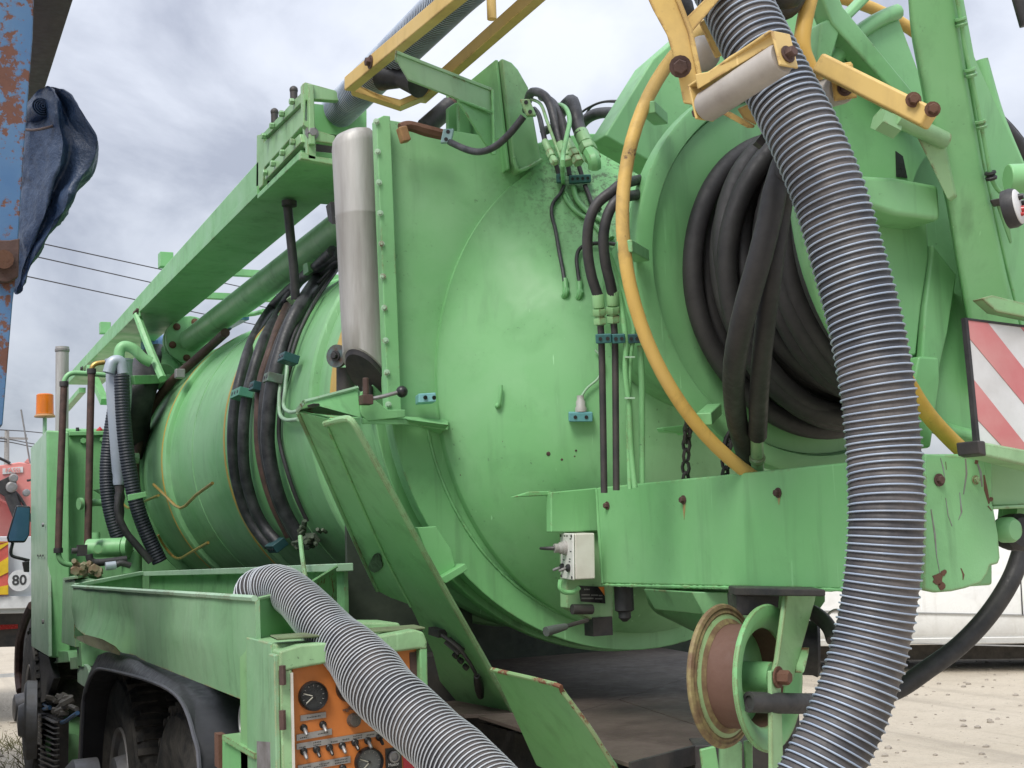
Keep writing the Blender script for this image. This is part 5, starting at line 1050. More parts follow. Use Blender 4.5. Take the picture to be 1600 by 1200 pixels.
fb([(1458, 380), (1496, 430), (1482, 520), (1466, 590), (1440, 575), (1446, 480)], fy-0.028, 0.022, 'axle_cheek')
fb([(1436, 556), (1468, 558), (1470, 595), (1455, 700), (1430, 700), (1428, 600)], fy-0.065, 0.05, 'axle_cheek')
fb([(1400, 236), (1411, 244), (1418, 278), (1401, 276)], fy-0.0025, 0.002, 'opening', black_pl, 0)
# yellow protective hoops
def hoop(c, r, r2, n=96):
    g = G(); g.tube([c+V((math.cos(a)*r, 0, math.sin(a)*r)) for a in [k*2*math.pi/n for k in range(n)]], r2, 12, 1, closed=True); return prt('guard_hoop', g, paint('hoop_yellow', (0.60, 0.38, 0.08), (0.62, 0.42, 0.14), dirt=(0.12, 0.08, 0.04), dirt_amt=0.75, rust=0.34, chips=1.2, rough=0.5, speck=0.9, chip_col=(0.07, 0.045, 0.025)), reel)
hoop(V((2.055, 2.37, 2.245)), 0.632, 0.0155)
hy = paint('hoop_yellow_front', (0.60, 0.36, 0.055), (0.62, 0.41, 0.12), dirt=(0.12, 0.08, 0.04), dirt_amt=0.4, rust=0.1, chips=0.8, rough=0.5)
for pts in ([(1292, -90), (1270, -20), (1256, 40), (1254, 75), (1262, 100), (1272, 122)], [(1405, 575), (1440, 634), (1475, 676), (1520, 718), (1560, 745)]):
    g = G(); g.tube(PY(pts, 1.92), 0.0165, 12); prt('guard_hoop', g, hy, reel)
for px, py, px2, py2 in ((976, 385, 1003, 400), (1012, 168, 1032, 186), (1100, 655, 1116, 640)):
    a, b = onY(px, py, 2.36), onY(px2, py2, 2.50); g = G(); g.bar(a, b, 0.035, 0.028); prt('hoop_bracket', g, green, reel, bevel=0.003)
plate('chain_bracket', PY([(1034, 668), (1068, 664), (1070, 680), (1066, 676), (1038, 674)], 2.75), (0, 0.03, 0), green, reel)
# tall green plate behind the reel, carrying the boom
plate('reel_mast', PY([(945, 212), (1020, 92), (1080, 40), (1300, -60), (1300, 260), (1100, 300), (1004, 246)], 2.86), (0, 0.10, 0), green, None, bevel=0.006)
g = G(); g.cyl(V((2.05, 3.05, 2.215)), V((2.05, 2.58, 2.215)), 0.30, 48); prt('reel_shade_drum', g, green_dark, reel)  # axle widened to a drum that blocks light behind the reel
# post in front (boom luffing post)
PXp = 1.90
pp = [(1416, -40), (1421, 30), (1443, 145), (1478, 305), (1494, 400), (1512, 500), (1530, 610), (1620, 610), (1592, 500), (1572, 420), (1553, 333), (1535, 253), (1512, 120), (1490, -40)]
ppts = [onPl(x, y, V((1.9, 1.86, 2.3)), V((-0.22, -0.93, -0.32)).normalized()) for x, y in pp]
post = plate('rear_post', ppts, V((0.10, 0.10, 0)), green, None, bevel=0.014)
sp_ = [ppts[-1-k] for k in range(7)]
def ppl(x, y, o_=0.0): n_ = V((-0.22, -0.93, -0.32)).normalized(); return onPl(x, y, V((1.9, 1.86, 2.3))+n_*o_, n_)
plate('post_side', [ppl(1492, -40, -0.01), ppl(1536, 253, -0.01), ppl(1554, 333, -0.01), ppl(1594, 500, -0.01), ppl(1620, 610, -0.01), ppl(1760, 610, -0.12), ppl(1700, 420, -0.12), ppl(1588, 264, -0.11), ppl(1543, 147, -0.06), ppl(1523, 87, -0.03), ppl(1500, -40, -0.01)], V((0.0, 0.03, 0)), green, post, bevel=0.004)
cbl = [ppl(x, y, 0.008) for x, y in ((1488, -40), (1496, 0), (1502, 34), (1508, 75), (1517, 115), (1527, 160), (1533, 194), (1541, 235), (1548, 274), (1556, 292), (1563, 300))]
hose('lamp_cable', cbl, 0.0045, green, post)
for x, y in ((1502, 34), (1517, 113), (1533, 194), (1548, 274)):
    g = G(); c = ppl(x, y, 0.008); t_ = (ppl(x+6, y+30, 0.008)-c).normalized(); g.lathe([(0.011, -0.008), (0.012, -0.004), (0.008, 0), (0.012, 0.004), (0.011, 0.009)], c, t_, 12); prt('cable_grommet', g, dark_metal if y > 250 else green_dark, post)
plate('post_gusset', [ppl(1432, 214, 0.01), ppl(1440, 212, 0.01), ppl(1475, 224, 0.01), ppl(1492, 305, 0.012), ppl(1480, 312, 0.012), ppl(1456, 262, 0.01)], V((0.02, 0.012, 0)), green_worn, post)
g = G(); g.cyl(ppl(1400, 183, 0.03), ppl(1476, 220, 0.01), 0.018, 12); prt('bar_socket', g, green_moss, post)
g = G(); g.cyl(ppl(1372, 186, 0.02), ppl(1400, 200, 0.02), 0.024, 6); prt('bar_socket', g, green_moss, post)
# side cylinder + round lamp + right edge pipes
g = G(); g.cyl(D(1574, 279, 2.5), D(1700, 275, 2.5), 0.028, 24); prt('cross_cylinder', g, green, post, bevel=0.003)
hose('side_rail', PD([(1530, 95, 2.75), (1551, 170, 2.75), (1568, 215, 2.75), (1588, 262, 2.75)]), 0.019, green)
lc = D(1583, 325, 2.2); ln = V((0.45, -0.87, 0.1)).normalized()
g = G(); g.lathe([(0.0335, -0.012), (0.0345, 0.0), (0.032, 0.008), (0.028, 0.009), (0.028, -0.008)], lc, ln, 32); lamp = prt('tail_lamp', g, rubber, post)
g = G(); g.lathe([(0.031, -0.006), (0.0305, 0.0095), (0.026, 0.0125)], lc, ln, 28); prt('reflector', g, white_board, lamp)
for (u, v_, s, mt) in ((0.008, -0.006, 0.009, red_lens), (0.0, 0.016, 0.006, black_pl), (0.014, 0.008, 0.005, dark_metal), (-0.006, -0.016, 0.004, red_lens)):
    X2 = V((0.87, 0.45, 0)); g = G(); g.lathe([(s, 0.011), (s*0.8, 0.019)], lc+X2*u+V((0, 0, v_)), ln, 10); prt('lamp_fitting', g, mt, lamp)
plate('lamp_arm', [ppl(1546, 312, 0.01), ppl(1568, 308, 0.02), ppl(1570, 318, 0.02), ppl(1552, 322, 0.01)], V((0.01, 0.01, 0)), dark_metal, post)
plate('lamp_plate', [ppl(1556, 318, 0.004), ppl(1572, 316, 0.01), ppl(1582, 378, 0.01), ppl(1578, 381, 0.01)], V((0.006, 0.006, 0)), green_dark, post)
# red and white marker board with brackets
yb3 = 1.74
board = prt('marker_board', G().prism(PY([(1511, 498), (1660, 517), (1680, 725), (1530, 692), (1521, 600)], yb3), (0, 0.006, 0)), white_board, post, bevel=0.002)
def bpx(u, v): # board coordinates
    a, b, c_, d__ = V((1513, 500, 0)), V((1660, 518, 0)), V((1531, 690, 0)), V((1678, 722, 0)); q = a*(1-u)*(1-v)+b*u*(1-v)+c_*(1-u)*v+d__*u*v; return (q.x, q.y)
def stripe(pts):
    g = G(); g.prism(PY([bpx(u, v) for u, v in pts], yb3-0.0012), (0, 0.001, 0)); prt('red_stripe', g, red_board, board)
stripe([(0.0, 0.0), (0.205, 0.0), (1, 0.74), (1, 1.0), (0.98, 1.0), (0.0, 0.155)])
stripe([(0.0, 0.49), (0.48, 0.93), (0.55, 1.0), (0.24, 1.0), (0.0, 0.82)])
stripe([(0.55, 0.0), (0.95, 0.0), (1, 0.05), (1, 0.38)])
plate('board_edging', PY([(1508.5, 496), (1513, 498), (1523, 600), (1532, 692), (1527, 691), (1519, 600)], yb3-0.003), (0, 0.012, 0), rubber, board, bevel=0.001)
plate('board_edging', PY([(1508.5, 496), (1660, 515), (1660, 519), (1512, 500)], yb3-0.003), (0, 0.012, 0), rubber, board, bevel=0.001)
plate('board_bracket', PY([(1534, 466), (1551, 461), (1660, 488), (1660, 508), (1558, 487)], yb3-0.02), (0, 0.025, 0), green_worn, board, bevel=0.002)
ldg = plate('board_ledge', PY([(1536, 690), (1660, 713), (1660, 742), (1538, 712)], yb3-0.05), (0, 0.05, 0), green_worn, board, bevel=0.005)
plate('ledge_end', PY([(1528, 688), (1540, 689), (1542, 713), (1531, 709)], yb3-0.052), (0, 0.054, 0), dark_metal, board, bevel=0.003)

# ---------- yellow roller tray of the boom (over the tank) and its drop end
TZy = None
b1 = PX([(540, 131), (700, -6), (705, 10), (547, 141)], 1.30)
def ybar(p, q, w_, h_, name='tray_rail', par=None): 
    g = G(); g.bar(p, q, w_, h_); return prt(name, g, yellow, par, bevel=0.004)
r1a, r1b = onX(546, 132, 1.30), onX(712, -6, 1.30); r1b = r1a+(r1b-r1a)*1.9
r2a, r2b = onX(658, 152, 1.53), onX(846, -14, 1.53); r2b = r2a+(r2b-r2a)*1.7
ytr = ybar(r1a, r1b, 0.036, 0.046); ybar(r2a, r2b, 0.034, 0.042, par=ytr)
prt('tray_end', G().prism(PD([(546, 130, 4.2), (556, 131, 4.2), (590, 146, 4.15), (625, 155, 4.12), (662, 140, 4.15), (668, 148, 4.15), (625, 166, 4.12), (548, 141, 4.2)]), (0.02, 0.05, 0)), yellow, ytr, bevel=0.003)
q_ = onX(768, 12, 1.53); g = G(); g.cyl(q_-V((0, 0, 0.035)), q_+V((0, 0, 0.16)), 0.014, 12); prt('stanchion', g, yellow, ytr)
g = G(); a, b = D(600, 118, 4.15), D(655, 128, 4.05); g.tube([a, (a+b)/2, b], [0.05, 0.03, 0.05], 20, 10); prt('guide_roller', g, rubber, ytr)
bolts(ytr, [onX(579, 97, 1.281)], (-1, 0, 0), 0.014, rust_dark)
g = G(); g.tube([r1b, r1b+V((0.05, -0.45, 0.06)), V((1.42, 1.95, 3.05)), V((1.30, 1.80, 2.85)), D(1000, -60, 2.3)], 0.03, 8); prt('tray_bend', g, yellow, ytr)
# drop end frame (nearest yellow plates)
df = plate('drop_frame', PD([(1004, -20, 2.24), (1050, -20, 2.24), (1075, 40, 2.24), (1098, 128, 2.24), (1112, 168, 2.24), (1068, 162, 2.24), (1058, 110, 2.24), (1042, 55, 2.24), (1020, 15, 2.24)]), ray(1050, 80)*0.022, yellow, ytr, bevel=0.003)
plate('drop_frame_flange', PD([(1048, -20, 2.235), (1056, -20, 2.235), (1082, 45, 2.235), (1100, 130, 2.235), (1092, 134, 2.235), (1074, 48, 2.235)]), ray(1070, 60)*0.05, yellow, df, bevel=0.002)
plate('drop_brace', PD([(1068, 32, 2.25), (1118, -18, 2.25), (1140, -18, 2.25), (1128, -5, 2.25), (1078, 54, 2.25)]), ray(1100, 20)*0.02, yellow, df, bevel=0.002)
plate('drop_rail', PD([(1092, 36, 2.42), (1102, 30, 2.42), (1134, 84, 2.42), (1118, 92, 2.42)]), ray(1110, 60)*0.03, yellow, df, bevel=0.003)
bolts(df, [D(1063, 104, 2.228)], -ray(1063, 104), 0.013, rust_dark, h=0.008)
def roller(pa, pb, r, nm='guide_roller'):
    pa, pb = V(pa), V(pb); t = (pb-pa).normalized(); L_ = (pb-pa).length
    g = G(); g.lathe([(r*0.9, 0), (r, 0.006), (r, L_-0.006), (r*0.9, L_)], pa, t, 28); return prt(nm, g, roller_m, df)
def rollerset(A_, B_, r, back):
    A_, B_ = V(A_), V(B_); t = (B_-A_).normalized(); up_ = V(back); up_ = (up_-t*up_.dot(t)).normalized(); ro = roller(A_+t*0.008, B_-t*0.006, r); vw = (CAM-A_).normalized()
    g = G(); nrm = t.cross(up_)
    for q in (A_, B_):
        p = [q-up_*r*0.75-nrm*r*0.8, q-up_*r*0.75+nrm*r*0.8, q+up_*r*1.5+nrm*r*0.8, q+up_*r*1.5-nrm*r*0.8]; g.prism(p, t*0.005)
    g.prism([A_+up_*r*1.45-nrm*r*0.8, B_+up_*r*1.45-nrm*r*0.8, B_+up_*r*1.45+nrm*r*0.8, A_+up_*r*1.45+nrm*r*0.8], up_*0.005)
    prt('roller_bracket', g, yellow, ro, bevel=0.002); bolts(ro, [B_+t*0.006], t, r*0.36, rust_dark, h=r*0.5); bolts(ro, [A_-t*0.001], -t, r*0.36, rust_dark, h=r*0.5)
    return ro
r_1 = rollerset(D(1096, 172, 2.17), D(1226, 88, 2.02), 0.0265, (-0.1, 0.2, 1))
plate('bracket_plate', PD([(1086, 116, 2.14), (1108, 112, 2.12), (1140, 88, 2.09), (1200, 52, 2.03), (1212, 58, 2.02), (1214, 66, 2.02), (1090, 140, 2.14)]), ray(1100, 100)*0.012, yellow, df, bevel=0.002)
r_2 = rollerset(D(1272, 152, 2.50), D(1318, 138, 2.36), 0.028, (-0.1, 0.2, 1))
g = G(); g.ball(D(1098, 84, 2.5), 0.035); prt('guide_ball', g, roller_m, df)
plate('link_bar', PD([(1128, 178, 2.35), (1140, 174, 2.35), (1180, 196, 2.35), (1178, 200, 2.35), (1168, 200, 2.35)]), ray(1150, 185)*0.02, yellow, df, bevel=0.002)
plate('link_bar', PD([(1152, 170, 2.40), (1175, 160, 2.40), (1182, 196, 2.40), (1162, 186, 2.40)]), ray(1150, 185)*0.02, yellow, df, bevel=0.002)
g = G(); g.bar(D(1186, 214, 2.35), D(1196, 222, 2.35), 0.02, 0.03); prt('clip', g, dark_metal, df)
# long yellow box arm at the right
g = G(); g.bar(D(1282, 100, 2.36), D(1454, 186, 2.2), 0.034, 0.038, up=(0.2, -0.3, 1)); ya = prt('yellow_arm', g, yellow, df, bevel=0.006)
bolts(ya, [D(1427, 156, 2.205), D(1457, 171, 2.18)], -ray(1440, 160)+V((0.2, 0, 0.2)), 0.009, rust, h=0.012)
g = G(); g.tube(PD([(1245, -25, 2.5), (1228, 5, 2.5), (1212, 10, 2.5)]), 0.03, 10); prt('bellows_end', g, rubber, df)
g = G(); g.ball(D(1225, -8, 2.4), 0.032, sq=(1.3, 1, 0.8)); prt('rubber_stop', g, rubber, df)
g = G(); g.ball(D(1062, 18, 2.55), 0.03, sq=(1, 1, 1.3)); prt('rubber_stop', g, rubber, df)
g = G(); g.cyl(D(1586, -20, 2.4), D(1603, 40, 2.4), 0.012, 10); prt('dark_rod', g, rubber, post)

# ================================================================== HOSES THAT REST ON OR HANG FROM THE TRUCK
def corrugated(name, label, pts, r, pitch, rib_mat, rib_r=0.0042, seg=40, n=24, group=None, radii=None):
    path = smooth_path(pts, n)
    acc = [0.0]
    for a, b in zip(path, path[1:]): acc.append(acc[-1]+(b-a).length)
    Lg = acc[-1]
    def at(s):
        s = min(max(s, 0), Lg)
        lo, hi = 0, len(acc)-1
        while hi-lo > 1:
            mid = (lo+hi)//2
            if acc[mid] <= s: lo = mid
            else: hi = mid
        f = (s-acc[lo])/max(acc[hi]-acc[lo], 1e-9); return path[lo].lerp(path[hi], f)
    root = thing(name, label, 'hose', at(0), group)
    fine = [at(Lg*k/(int(Lg/pitch)*4)) for k in range(int(Lg/pitch)*4+1)]
    g = G(); M_ = len(fine); vw_ = -d_
    def rad_at(i):
        if not radii: return r
        f = min(max(acc_param(Lg*i/(M_-1)), 0), len(radii)-1.001); k = int(f); return radii[k]+(radii[k+1]-radii[k])*(f-k)
    def acc_param(s_):
        lo, hi = 0, len(acc)-1
        while hi-lo > 1:
            mid = (lo+hi)//2
            if acc[mid] <= s_: lo = mid
            else: hi = mid
        return (lo+(s_-acc[lo])/max(acc[hi]-acc[lo], 1e-9))/n
    def flat(v, rr): # a flattened hose keeps its girth: wider across, thinner in the other direction
        return v if rr <= r else v-vw_*v.dot(vw_)*(1-r*r/(rr*rr))
    fr = frames(fine); vs = []
    for i, (t, a, b) in enumerate(fr):
        R0 = rad_at(i); rr = R0*(0.955-0.02*math.cos(2*math.pi*i/4))
        for j in range(seg): an = 2*math.pi*j/seg; vs.append(fine[i]+flat((a*math.cos(an)+b*math.sin(an))*rr, R0))
    g.add(vs, [[i*seg+j, i*seg+(j+1) % seg, (i+1)*seg+(j+1) % seg, (i+1)*seg+j] for i in range(M_-1) for j in range(seg)]+[list(range(seg))[::-1]])
    part('hose_wall', g, hose_wall, root, ang=80)
    turns = int(Lg/pitch); per = 36; hp = []
    for k in range(turns*per+1):
        u = k/(turns*per)*(M_-1); i = min(int(u), M_-2); f = u-i; t, a, b = fr[i]; t2, a2, b2 = fr[i+1]
        aa = a.lerp(a2, f).normalized(); bb = b.lerp(b2, f).normalized(); an = 2*math.pi*k/per
        R0 = rad_at(u); hp.append((fine[i].lerp(fine[i+1], f)+flat((aa*math.cos(an)+bb*math.sin(an))*(R0-rib_r*0.5), R0), (aa*math.cos(an)+bb*math.sin(an)), t))
    g = G(); vs = []
    for p, nrm, t in hp:
        for q in range(6):
            an = 2*math.pi*q/6; vs.append(p+nrm*math.cos(an)*rib_r*0.95+t*math.sin(an)*rib_r*0.85)
    g.add(vs, [[i*6+q, i*6+(q+1) % 6, (i+1)*6+(q+1) % 6, (i+1)*6+q] for i in range(len(hp)-1) for q in range(6)])
    part('spiral_rib', g, rib_mat, root, ang=80)
    return root
P1 = [onX(440, 262, 1.44), onX(508, 195, 1.42), onX(600, 103, 1.42), onX(705, 0, 1.42)]
dv = (P1[3]-P1[2]).normalized()
P1 += [P1[3]+dv*0.45, V((1.42, 2.55, 3.28)), V((1.36, 2.18, 3.27)), D(1085, -165, 2.45), D(1112, -70, 2.38)]
P1 += PD([(1147, 0, 2.33), (1189, 82, 2.28), (1225, 150, 2.25), (1256, 210, 2.22), (1294, 300, 2.19), (1324, 400, 2.17), (1351, 500, 2.15), (1370, 600, 2.13), (1381, 700, 2.12), (1385, 800, 2.10), (1379, 900, 2.09), (1362, 1000, 2.08), (1332, 1100, 2.06), (1290, 1190, 2.04), (1240, 1280, 2.02), (1170, 1380, 2.0)])
corrugated('suction_hose', 'thick black hose with pale spiral ribs hanging in front of the reel and beam', P1, 0.0625, 0.0130, hose_rib, rib_r=0.0021)
P2 = [V((0.98, 3.85, 1.25)), V((0.93, 3.55, 1.33))]+PD([(398, 932, 3.40), (420, 917, 3.34), (442, 919, 3.29), (466, 936, 3.22), (490, 961, 3.15), (524, 997, 3.06), (552, 1022, 2.99), (580, 1057, 2.92), (606, 1088, 2.86), (635, 1113, 2.81), (683, 1158, 2.73), (712, 1187, 2.68), (760, 1235, 2.60), (830, 1310, 2.48)])
corrugated('suction_hose', 'ribbed black and white hose lying out of the side tray across the orange control panel', P2, 0.0625, 0.0122, hose_rib2, rib_r=0.0019, radii=[.056, .056, .056, .056, .056, .056, .060, .0625, .068, .079, .0745, .0735, .0715, .078, .077, .072])
# jetting hose on the reel: loops drawn as one long wound hose
random.seed(21)
loops = []; n_t = 22
cp_ = []
for lay in range(2):
    for k in range(8):
        y = 2.485-0.06*k if lay % 2 == 0 else 2.485-0.06*(7-k)
        for j in range(24):
            an = -2*math.pi*j/24+math.pi*0.5
            rad = 0.285+0.03*lay+0.012*math.sin(an*2+k*1.7+lay)+0.010*math.sin(an+k*2.3)
            sag = -0.018*(1 if lay == 2 else 0.4)
            yy = y-0.06*j/24*(1 if lay % 2 == 0 else -1)+0.010*math.sin(an*3+k+lay*2)
            cp_.append(V((RC.x+math.cos(an)*rad, min(max(yy, 2.05), 2.5), RC.z+math.sin(an)*rad+sag)))
cp_ += [V((1.80, 2.10, 2.60))]
strand = PD([(1222, 262, 2.45), (1205, 330, 2.42), (1188, 400, 2.42), (1168, 470, 2.45), (1152, 540, 2.52), (1146, 600, 2.66), (1152, 660, 2.82), (1164, 702, 2.92), (1174, 765, 2.98)])
g = G(); g.tube(cp_+strand, 0.0235, 12, 2)
jh = part('jetting_hose', g, rubber_coil, None, ang=80); tag(jh, 'heavy smooth black hose wound in slack coils on the big green reel', 'hose')
hs2 = PD([(1234, 230, 2.44), (1220, 330, 2.46), (1204, 440, 2.47), (1192, 540, 2.56), (1186, 620, 2.70), (1184, 680, 2.84)])
g = G(); g.tube([V((1.80, 2.2, 2.62))]+hs2, 0.021, 12, 6); o = part('hose_end', g, rubber_coil, None, ang=80); tag(o, 'loose end of smooth black hose hanging straight down beside the coil to a coupling', 'hose')
g = G(); c0_, c1_ = D(1182, 668, 2.84), D(1184, 742, 2.93); t_ = (c1_-c0_); L_ = t_.length; t_ = t_/L_
g.lathe([(0.0165, 0), (0.017, 0.002), (0.017, L_*0.12), (0.0145, L_*0.14), (0.0145, L_*0.6), (0.0185, L_*0.62), (0.0185, L_*0.68), (0.0145, L_*0.7), (0.0145, L_)], c0_, t_, 18); part('coupling', g, green_worn, o)
# extra slack loops on the left side of the coil
for k, (yy, rr, dx, dz2, tl) in enumerate(((2.482, 0.362, -0.012, -0.028, 0.004), (2.435, 0.345, 0.004, -0.034, 0.03), (2.375, 0.355, -0.002, -0.022, -0.025), (2.33, 0.360, -0.008, -0.03, 0.03), (2.255, 0.348, 0.008, -0.02, -0.03), (2.20, 0.357, 0.0, -0.03, 0.02), (2.13, 0.350, 0.0, -0.02, -0.02), (2.08, 0.358, 0.0, -0.03, 0.0))):
    ring = [V((RC.x+dx+math.cos(a)*rr, yy+tl*math.sin(a+k*1.3)+0.012*math.sin(2*a+k*2.1), RC.z+dz2+math.sin(a)*rr*(1+0.025*math.sin(3*a+k)))) for a in [j*math.pi/24 for j in range(48)]]
    g = G(); g.tube(ring, 0.0245, 14, 2, closed=True); part('hose_loop', g, rubber_coil, jh, ang=80)
# plain black drain hose looping down behind
g = G(); g.tube([onY(1640, 770, 1.92)+V((0.0, 0.02, 0)), onY(1632, 800, 2.0)]+PD([(1616, 812, 2.86), (1600, 850, 2.85), (1580, 905, 2.8), (1545, 960, 2.78), (1500, 1008, 2.76), (1450, 1045, 2.74), (1400, 1078, 2.73), (1340, 1096, 2.70), (1280, 1099, 2.62), (1230, 1099, 2.56), (1172, 1097, 2.52)]), 0.0205, 14)
g.lathe([(0.0205, 0), (0.0205, 0.004), (0.013, 0.004), (0.013, -0.03)], D(1172, 1097, 2.52), (D(1172, 1097, 2.52)-D(1230, 1099, 2.56)), 14)
tag(part('drain_hose', g, rubber, None, ang=60), 'smooth black rubber hose curving down from the right edge behind the ribbed hose', 'hose')
# chains
def chain(pts, r, n, label):
    path = smooth_path(pts, 12); g = G(); tot = len(path)
    for k in range(n):
        u = k/(n-1)*(tot-1); i = min(int(u), tot-2); p = path[i].lerp(path[i+1], u-i); t_ = (path[i+1]-path[i]).normalized(); s_ = t_.cross(V((1, 0.3, 0)) if k % 2 else V((0.3, -1, 0))).normalized()
        g.tube([p+t_*math.cos(a)*r*1.5+s_*math.sin(a)*r for a in [j*math.pi/4 for j in range(8)]], r*0.42, 5, 1, closed=True)
    return tag(part('chain', g, dark_metal, None), label, 'chain', 'dark chains behind the reel')
chain(PD([(1085, 626, 3.12), (1078, 650, 3.14), (1073, 690, 3.16), (1071, 760, 3.18)]), 0.011, 14, 'dark chain hanging left, next to the yellow hoop above the beam')
chain(PD([(1140, 684, 3.02), (1136, 700, 3.02), (1132, 752, 3.04)]), 0.011, 8, 'short dark chain hanging nearer the hose coupling above the beam')

# ================================================================== CAB AND FRONT OF THE TRUCK
CX, CY0, CY1 = 0.84, 8.30, 9.45
k0 = onX(75, 673, CX); zt1, zb1 = k0.z, 0.93
cab = prt('cab', G().prism([(CX, CY0, zb1), (CX-0.01, CY1-0.1, zb1), (CX+0.05, CY1-0.05, zt1-0.05), (CX+0.06, CY0, zt1)], (2.3, 0, 0)), green, bevel=0.02)
prt('cab_nose', G().prism([(CX+0.03, CY1-0.1, 0.8), (CX+0.03, CY1+0.6, 0.8), (CX+0.08, CY1+0.5, 1.75), (CX+0.14, CY1+0.2, zt1-0.1), (CX+0.14, CY1-0.1, zt1-0.1)], (2.15, 0, 0)), green, cab, bevel=0.03)
prt('side_fairing', G().prism([onX(48, 700, CX-0.03), onX(73, 672, CX-0.02), onX(76, 1026, CX-0.02), onX(49, 1010, CX-0.03)], (0.02, 0, 0)), green_pale, cab, bevel=0.004)
prt('corner_fairing', G().prism([onY(73, 672, CY0-0.06), onY(108, 674, CY0-0.10), onY(110, 1030, CY0-0.10), onY(76, 1027, CY0-0.06)], (0, 0.05, 0)), green, cab, bevel=0.012)
g = G(); 
for k in range(3): g.box(onX(59+k*4, 868, CX-0.032), 0.004, 0.05, 0.012)
prt('badge', g, dark_metal, cab)
for x, y in ((69, 820), (69, 971)): bolts(cab, [onX(x, y, CX-0.03)], (-1, 0, 0), 0.014, steel_dull, washer=False)
bolts(cab, [onY(x, y, CY0-0.002) for x, y in ((130, 689), (160, 687))], (0, -1, 0), 0.02, green, washer=False)
prt('rear_lip', G().prism(PY([(108, 674), (170, 673), (170, 680), (108, 681)], CY0-0.03), (0, 0.04, 0)), green, cab, bevel=0.005)
g = G(); g.cyl(onY(121, 676, CY0), onY(121, 668, CY0), 0.01, 8); prt('roof_stud', g, dark_metal, cab)
g = G(); g.lathe([(0.022, 0), (0.022, 0.01), (0.001, 0.03)], onY(156, 674, CY0), (0, 0, 1), 10); prt('roof_lamp', g, red_lens, cab)
# beacon
bz_ = onX(70, 660, 0.92); g = G(); zz = onX(70, 690, 0.92).z
g.cyl(V((bz_.x, bz_.y, zz-0.05)), V((bz_.x, bz_.y, onX(70, 653, 0.92).z)), 0.014, 10); bea = prt('beacon', g, green_pale)
ztp = onX(70, 616, 0.92).z; zbt = onX(70, 652, 0.92).z
g = G(); g.lathe([(0.070, 0), (0.072, 0.008), (0.062, 0.018), (0.062, 0.022)], V((bz_.x, bz_.y, zbt)), (0, 0, 1), 24); prt('beacon_base', g, simple('beacon_base_tan', (0.45, 0.22, 0.08), (0.35, 0.2, 0.1), 0.5), bea)
g = G(); hB = ztp-zbt; g.lathe([(0.062, 0.02), (0.060, 0.03), (0.058, hB-0.008), (0.05, hB), (0.001, hB+0.002)], V((bz_.x, bz_.y, zbt)), (0, 0, 1), 28)
am = bpy.data.materials.new('amber_plastic'); am.use_nodes = True; pbm = am.node_tree.nodes['Principled BSDF']; pbm.inputs['Base Color'].default_value = (0.9, 0.24, 0.012, 1); pbm.inputs['Roughness'].default_value = 0.2; pbm.inputs['Transmission Weight'].default_value = 0.45
prt('beacon_lens', g, am, bea)
g = G(); g.lathe([(0.02, 0.03), (0.024, 0.05), (0.016, hB*0.7)], V((bz_.x, bz_.y, zbt)), (0, 0, 1), 12); prt('beacon_bulb', g, simple('amber_bulb', (0.3, 0.1, 0.02), None, 0.4), bea)
# exhaust stack
ex = onY(97, 600, 8.85); zt2 = onY(97, 542, 8.85).z
g = G(); g.lathe([(0.042, 1.9), (0.042, zt2-0.03), (0.044, zt2-0.03), (0.044, zt2), (0.036, zt2), (0.036, zt2-0.2)], V((ex.x, ex.y, 0)), (0, 0, 1), 24); exo = prt('exhaust_stack', g, steel)
g = G(); g.lathe([(0.043, zt2-0.035), (0.047, zt2-0.03), (0.047, zt2-0.015), (0.043, zt2-0.01)], V((ex.x, ex.y, 0)), (0, 0, 1), 24); prt('clamp_band', g, steel_dull, exo)
# vertical breather hoses
yh = 7.95
hose('breather_hose', PY([(100, 603), (97, 680), (94, 760), (91, 862)], yh), 0.021, rubber_brown, seg=10)
hose('green_pipe', PY([(100, 606), (101, 594), (108, 585), (122, 583), (165, 586)], yh), 0.015, green, seg=10)
hose('green_pipe', PY([(91, 858), (93, 872), (100, 880), (114, 883)], yh), 0.016, green_dark, seg=10)
hose('breather_hose', PY([(143, 582), (141, 660), (139, 760), (137, 862)], yh-0.1), 0.022, rubber_brown, seg=10)
hose('brass_pipe', PY([(143, 585), (144, 574), (151, 568), (166, 566)], yh-0.1), 0.015, brass, seg=10)
for x, y, yy in ((100, 600, yh), (143, 580, yh-0.1), (91, 860, yh), (137, 862, yh-0.1)):
    g = G(); c = onY(x, y, yy); g.lathe([(0.026, -0.015), (0.027, 0), (0.026, 0.015)], c, (0, 0, 1), 14); prt('hose_clip', g, dark_metal)
# cyclone separator
cyc = onY(186, 575, 7.3); sy = cyc.y
zA, zB, zC, zD = onY(186, 563, sy).z, onY(186, 616, sy).z, onY(186, 742, sy).z, onY(187, 752, sy).z
g = G(); g.lathe([(0.03, zD-0.02), (0.033, zD), (0.033, zC), (0.038, zC+0.02), (0.069, zB), (0.072, zA-0.01), (0.076, zA-0.005), (0.076, zA+0.005), (0.01, zA+0.012)], V((cyc.x, sy, 0)), (0, 0, 1), 28); cyo = prt('cyclone_filter', g, galv, ang=25)
g = G(); g.tube(PY([(170, 583), (176, 566), (188, 566), (192, 584)], sy-0.08), 0.033, 14); prt('inlet_elbow', g, galv, cyo)
hose('green_pipe', PY([(186, 566), (187, 548), (194, 541), (208, 545), (224, 560), (236, 566)], sy), 0.03, green, seg=12)
g = G(); c = onY(187, 760, sy); g.lathe([(0.025, 0.03), (0.028, 0.0), (0.024, -0.03), (0.03, -0.06), (0.022, -0.10), (0.026, -0.14), (0.02, -0.2)], c, (0, 0, 1), 12); prt('drain_cock', g, dark_metal, cyo)
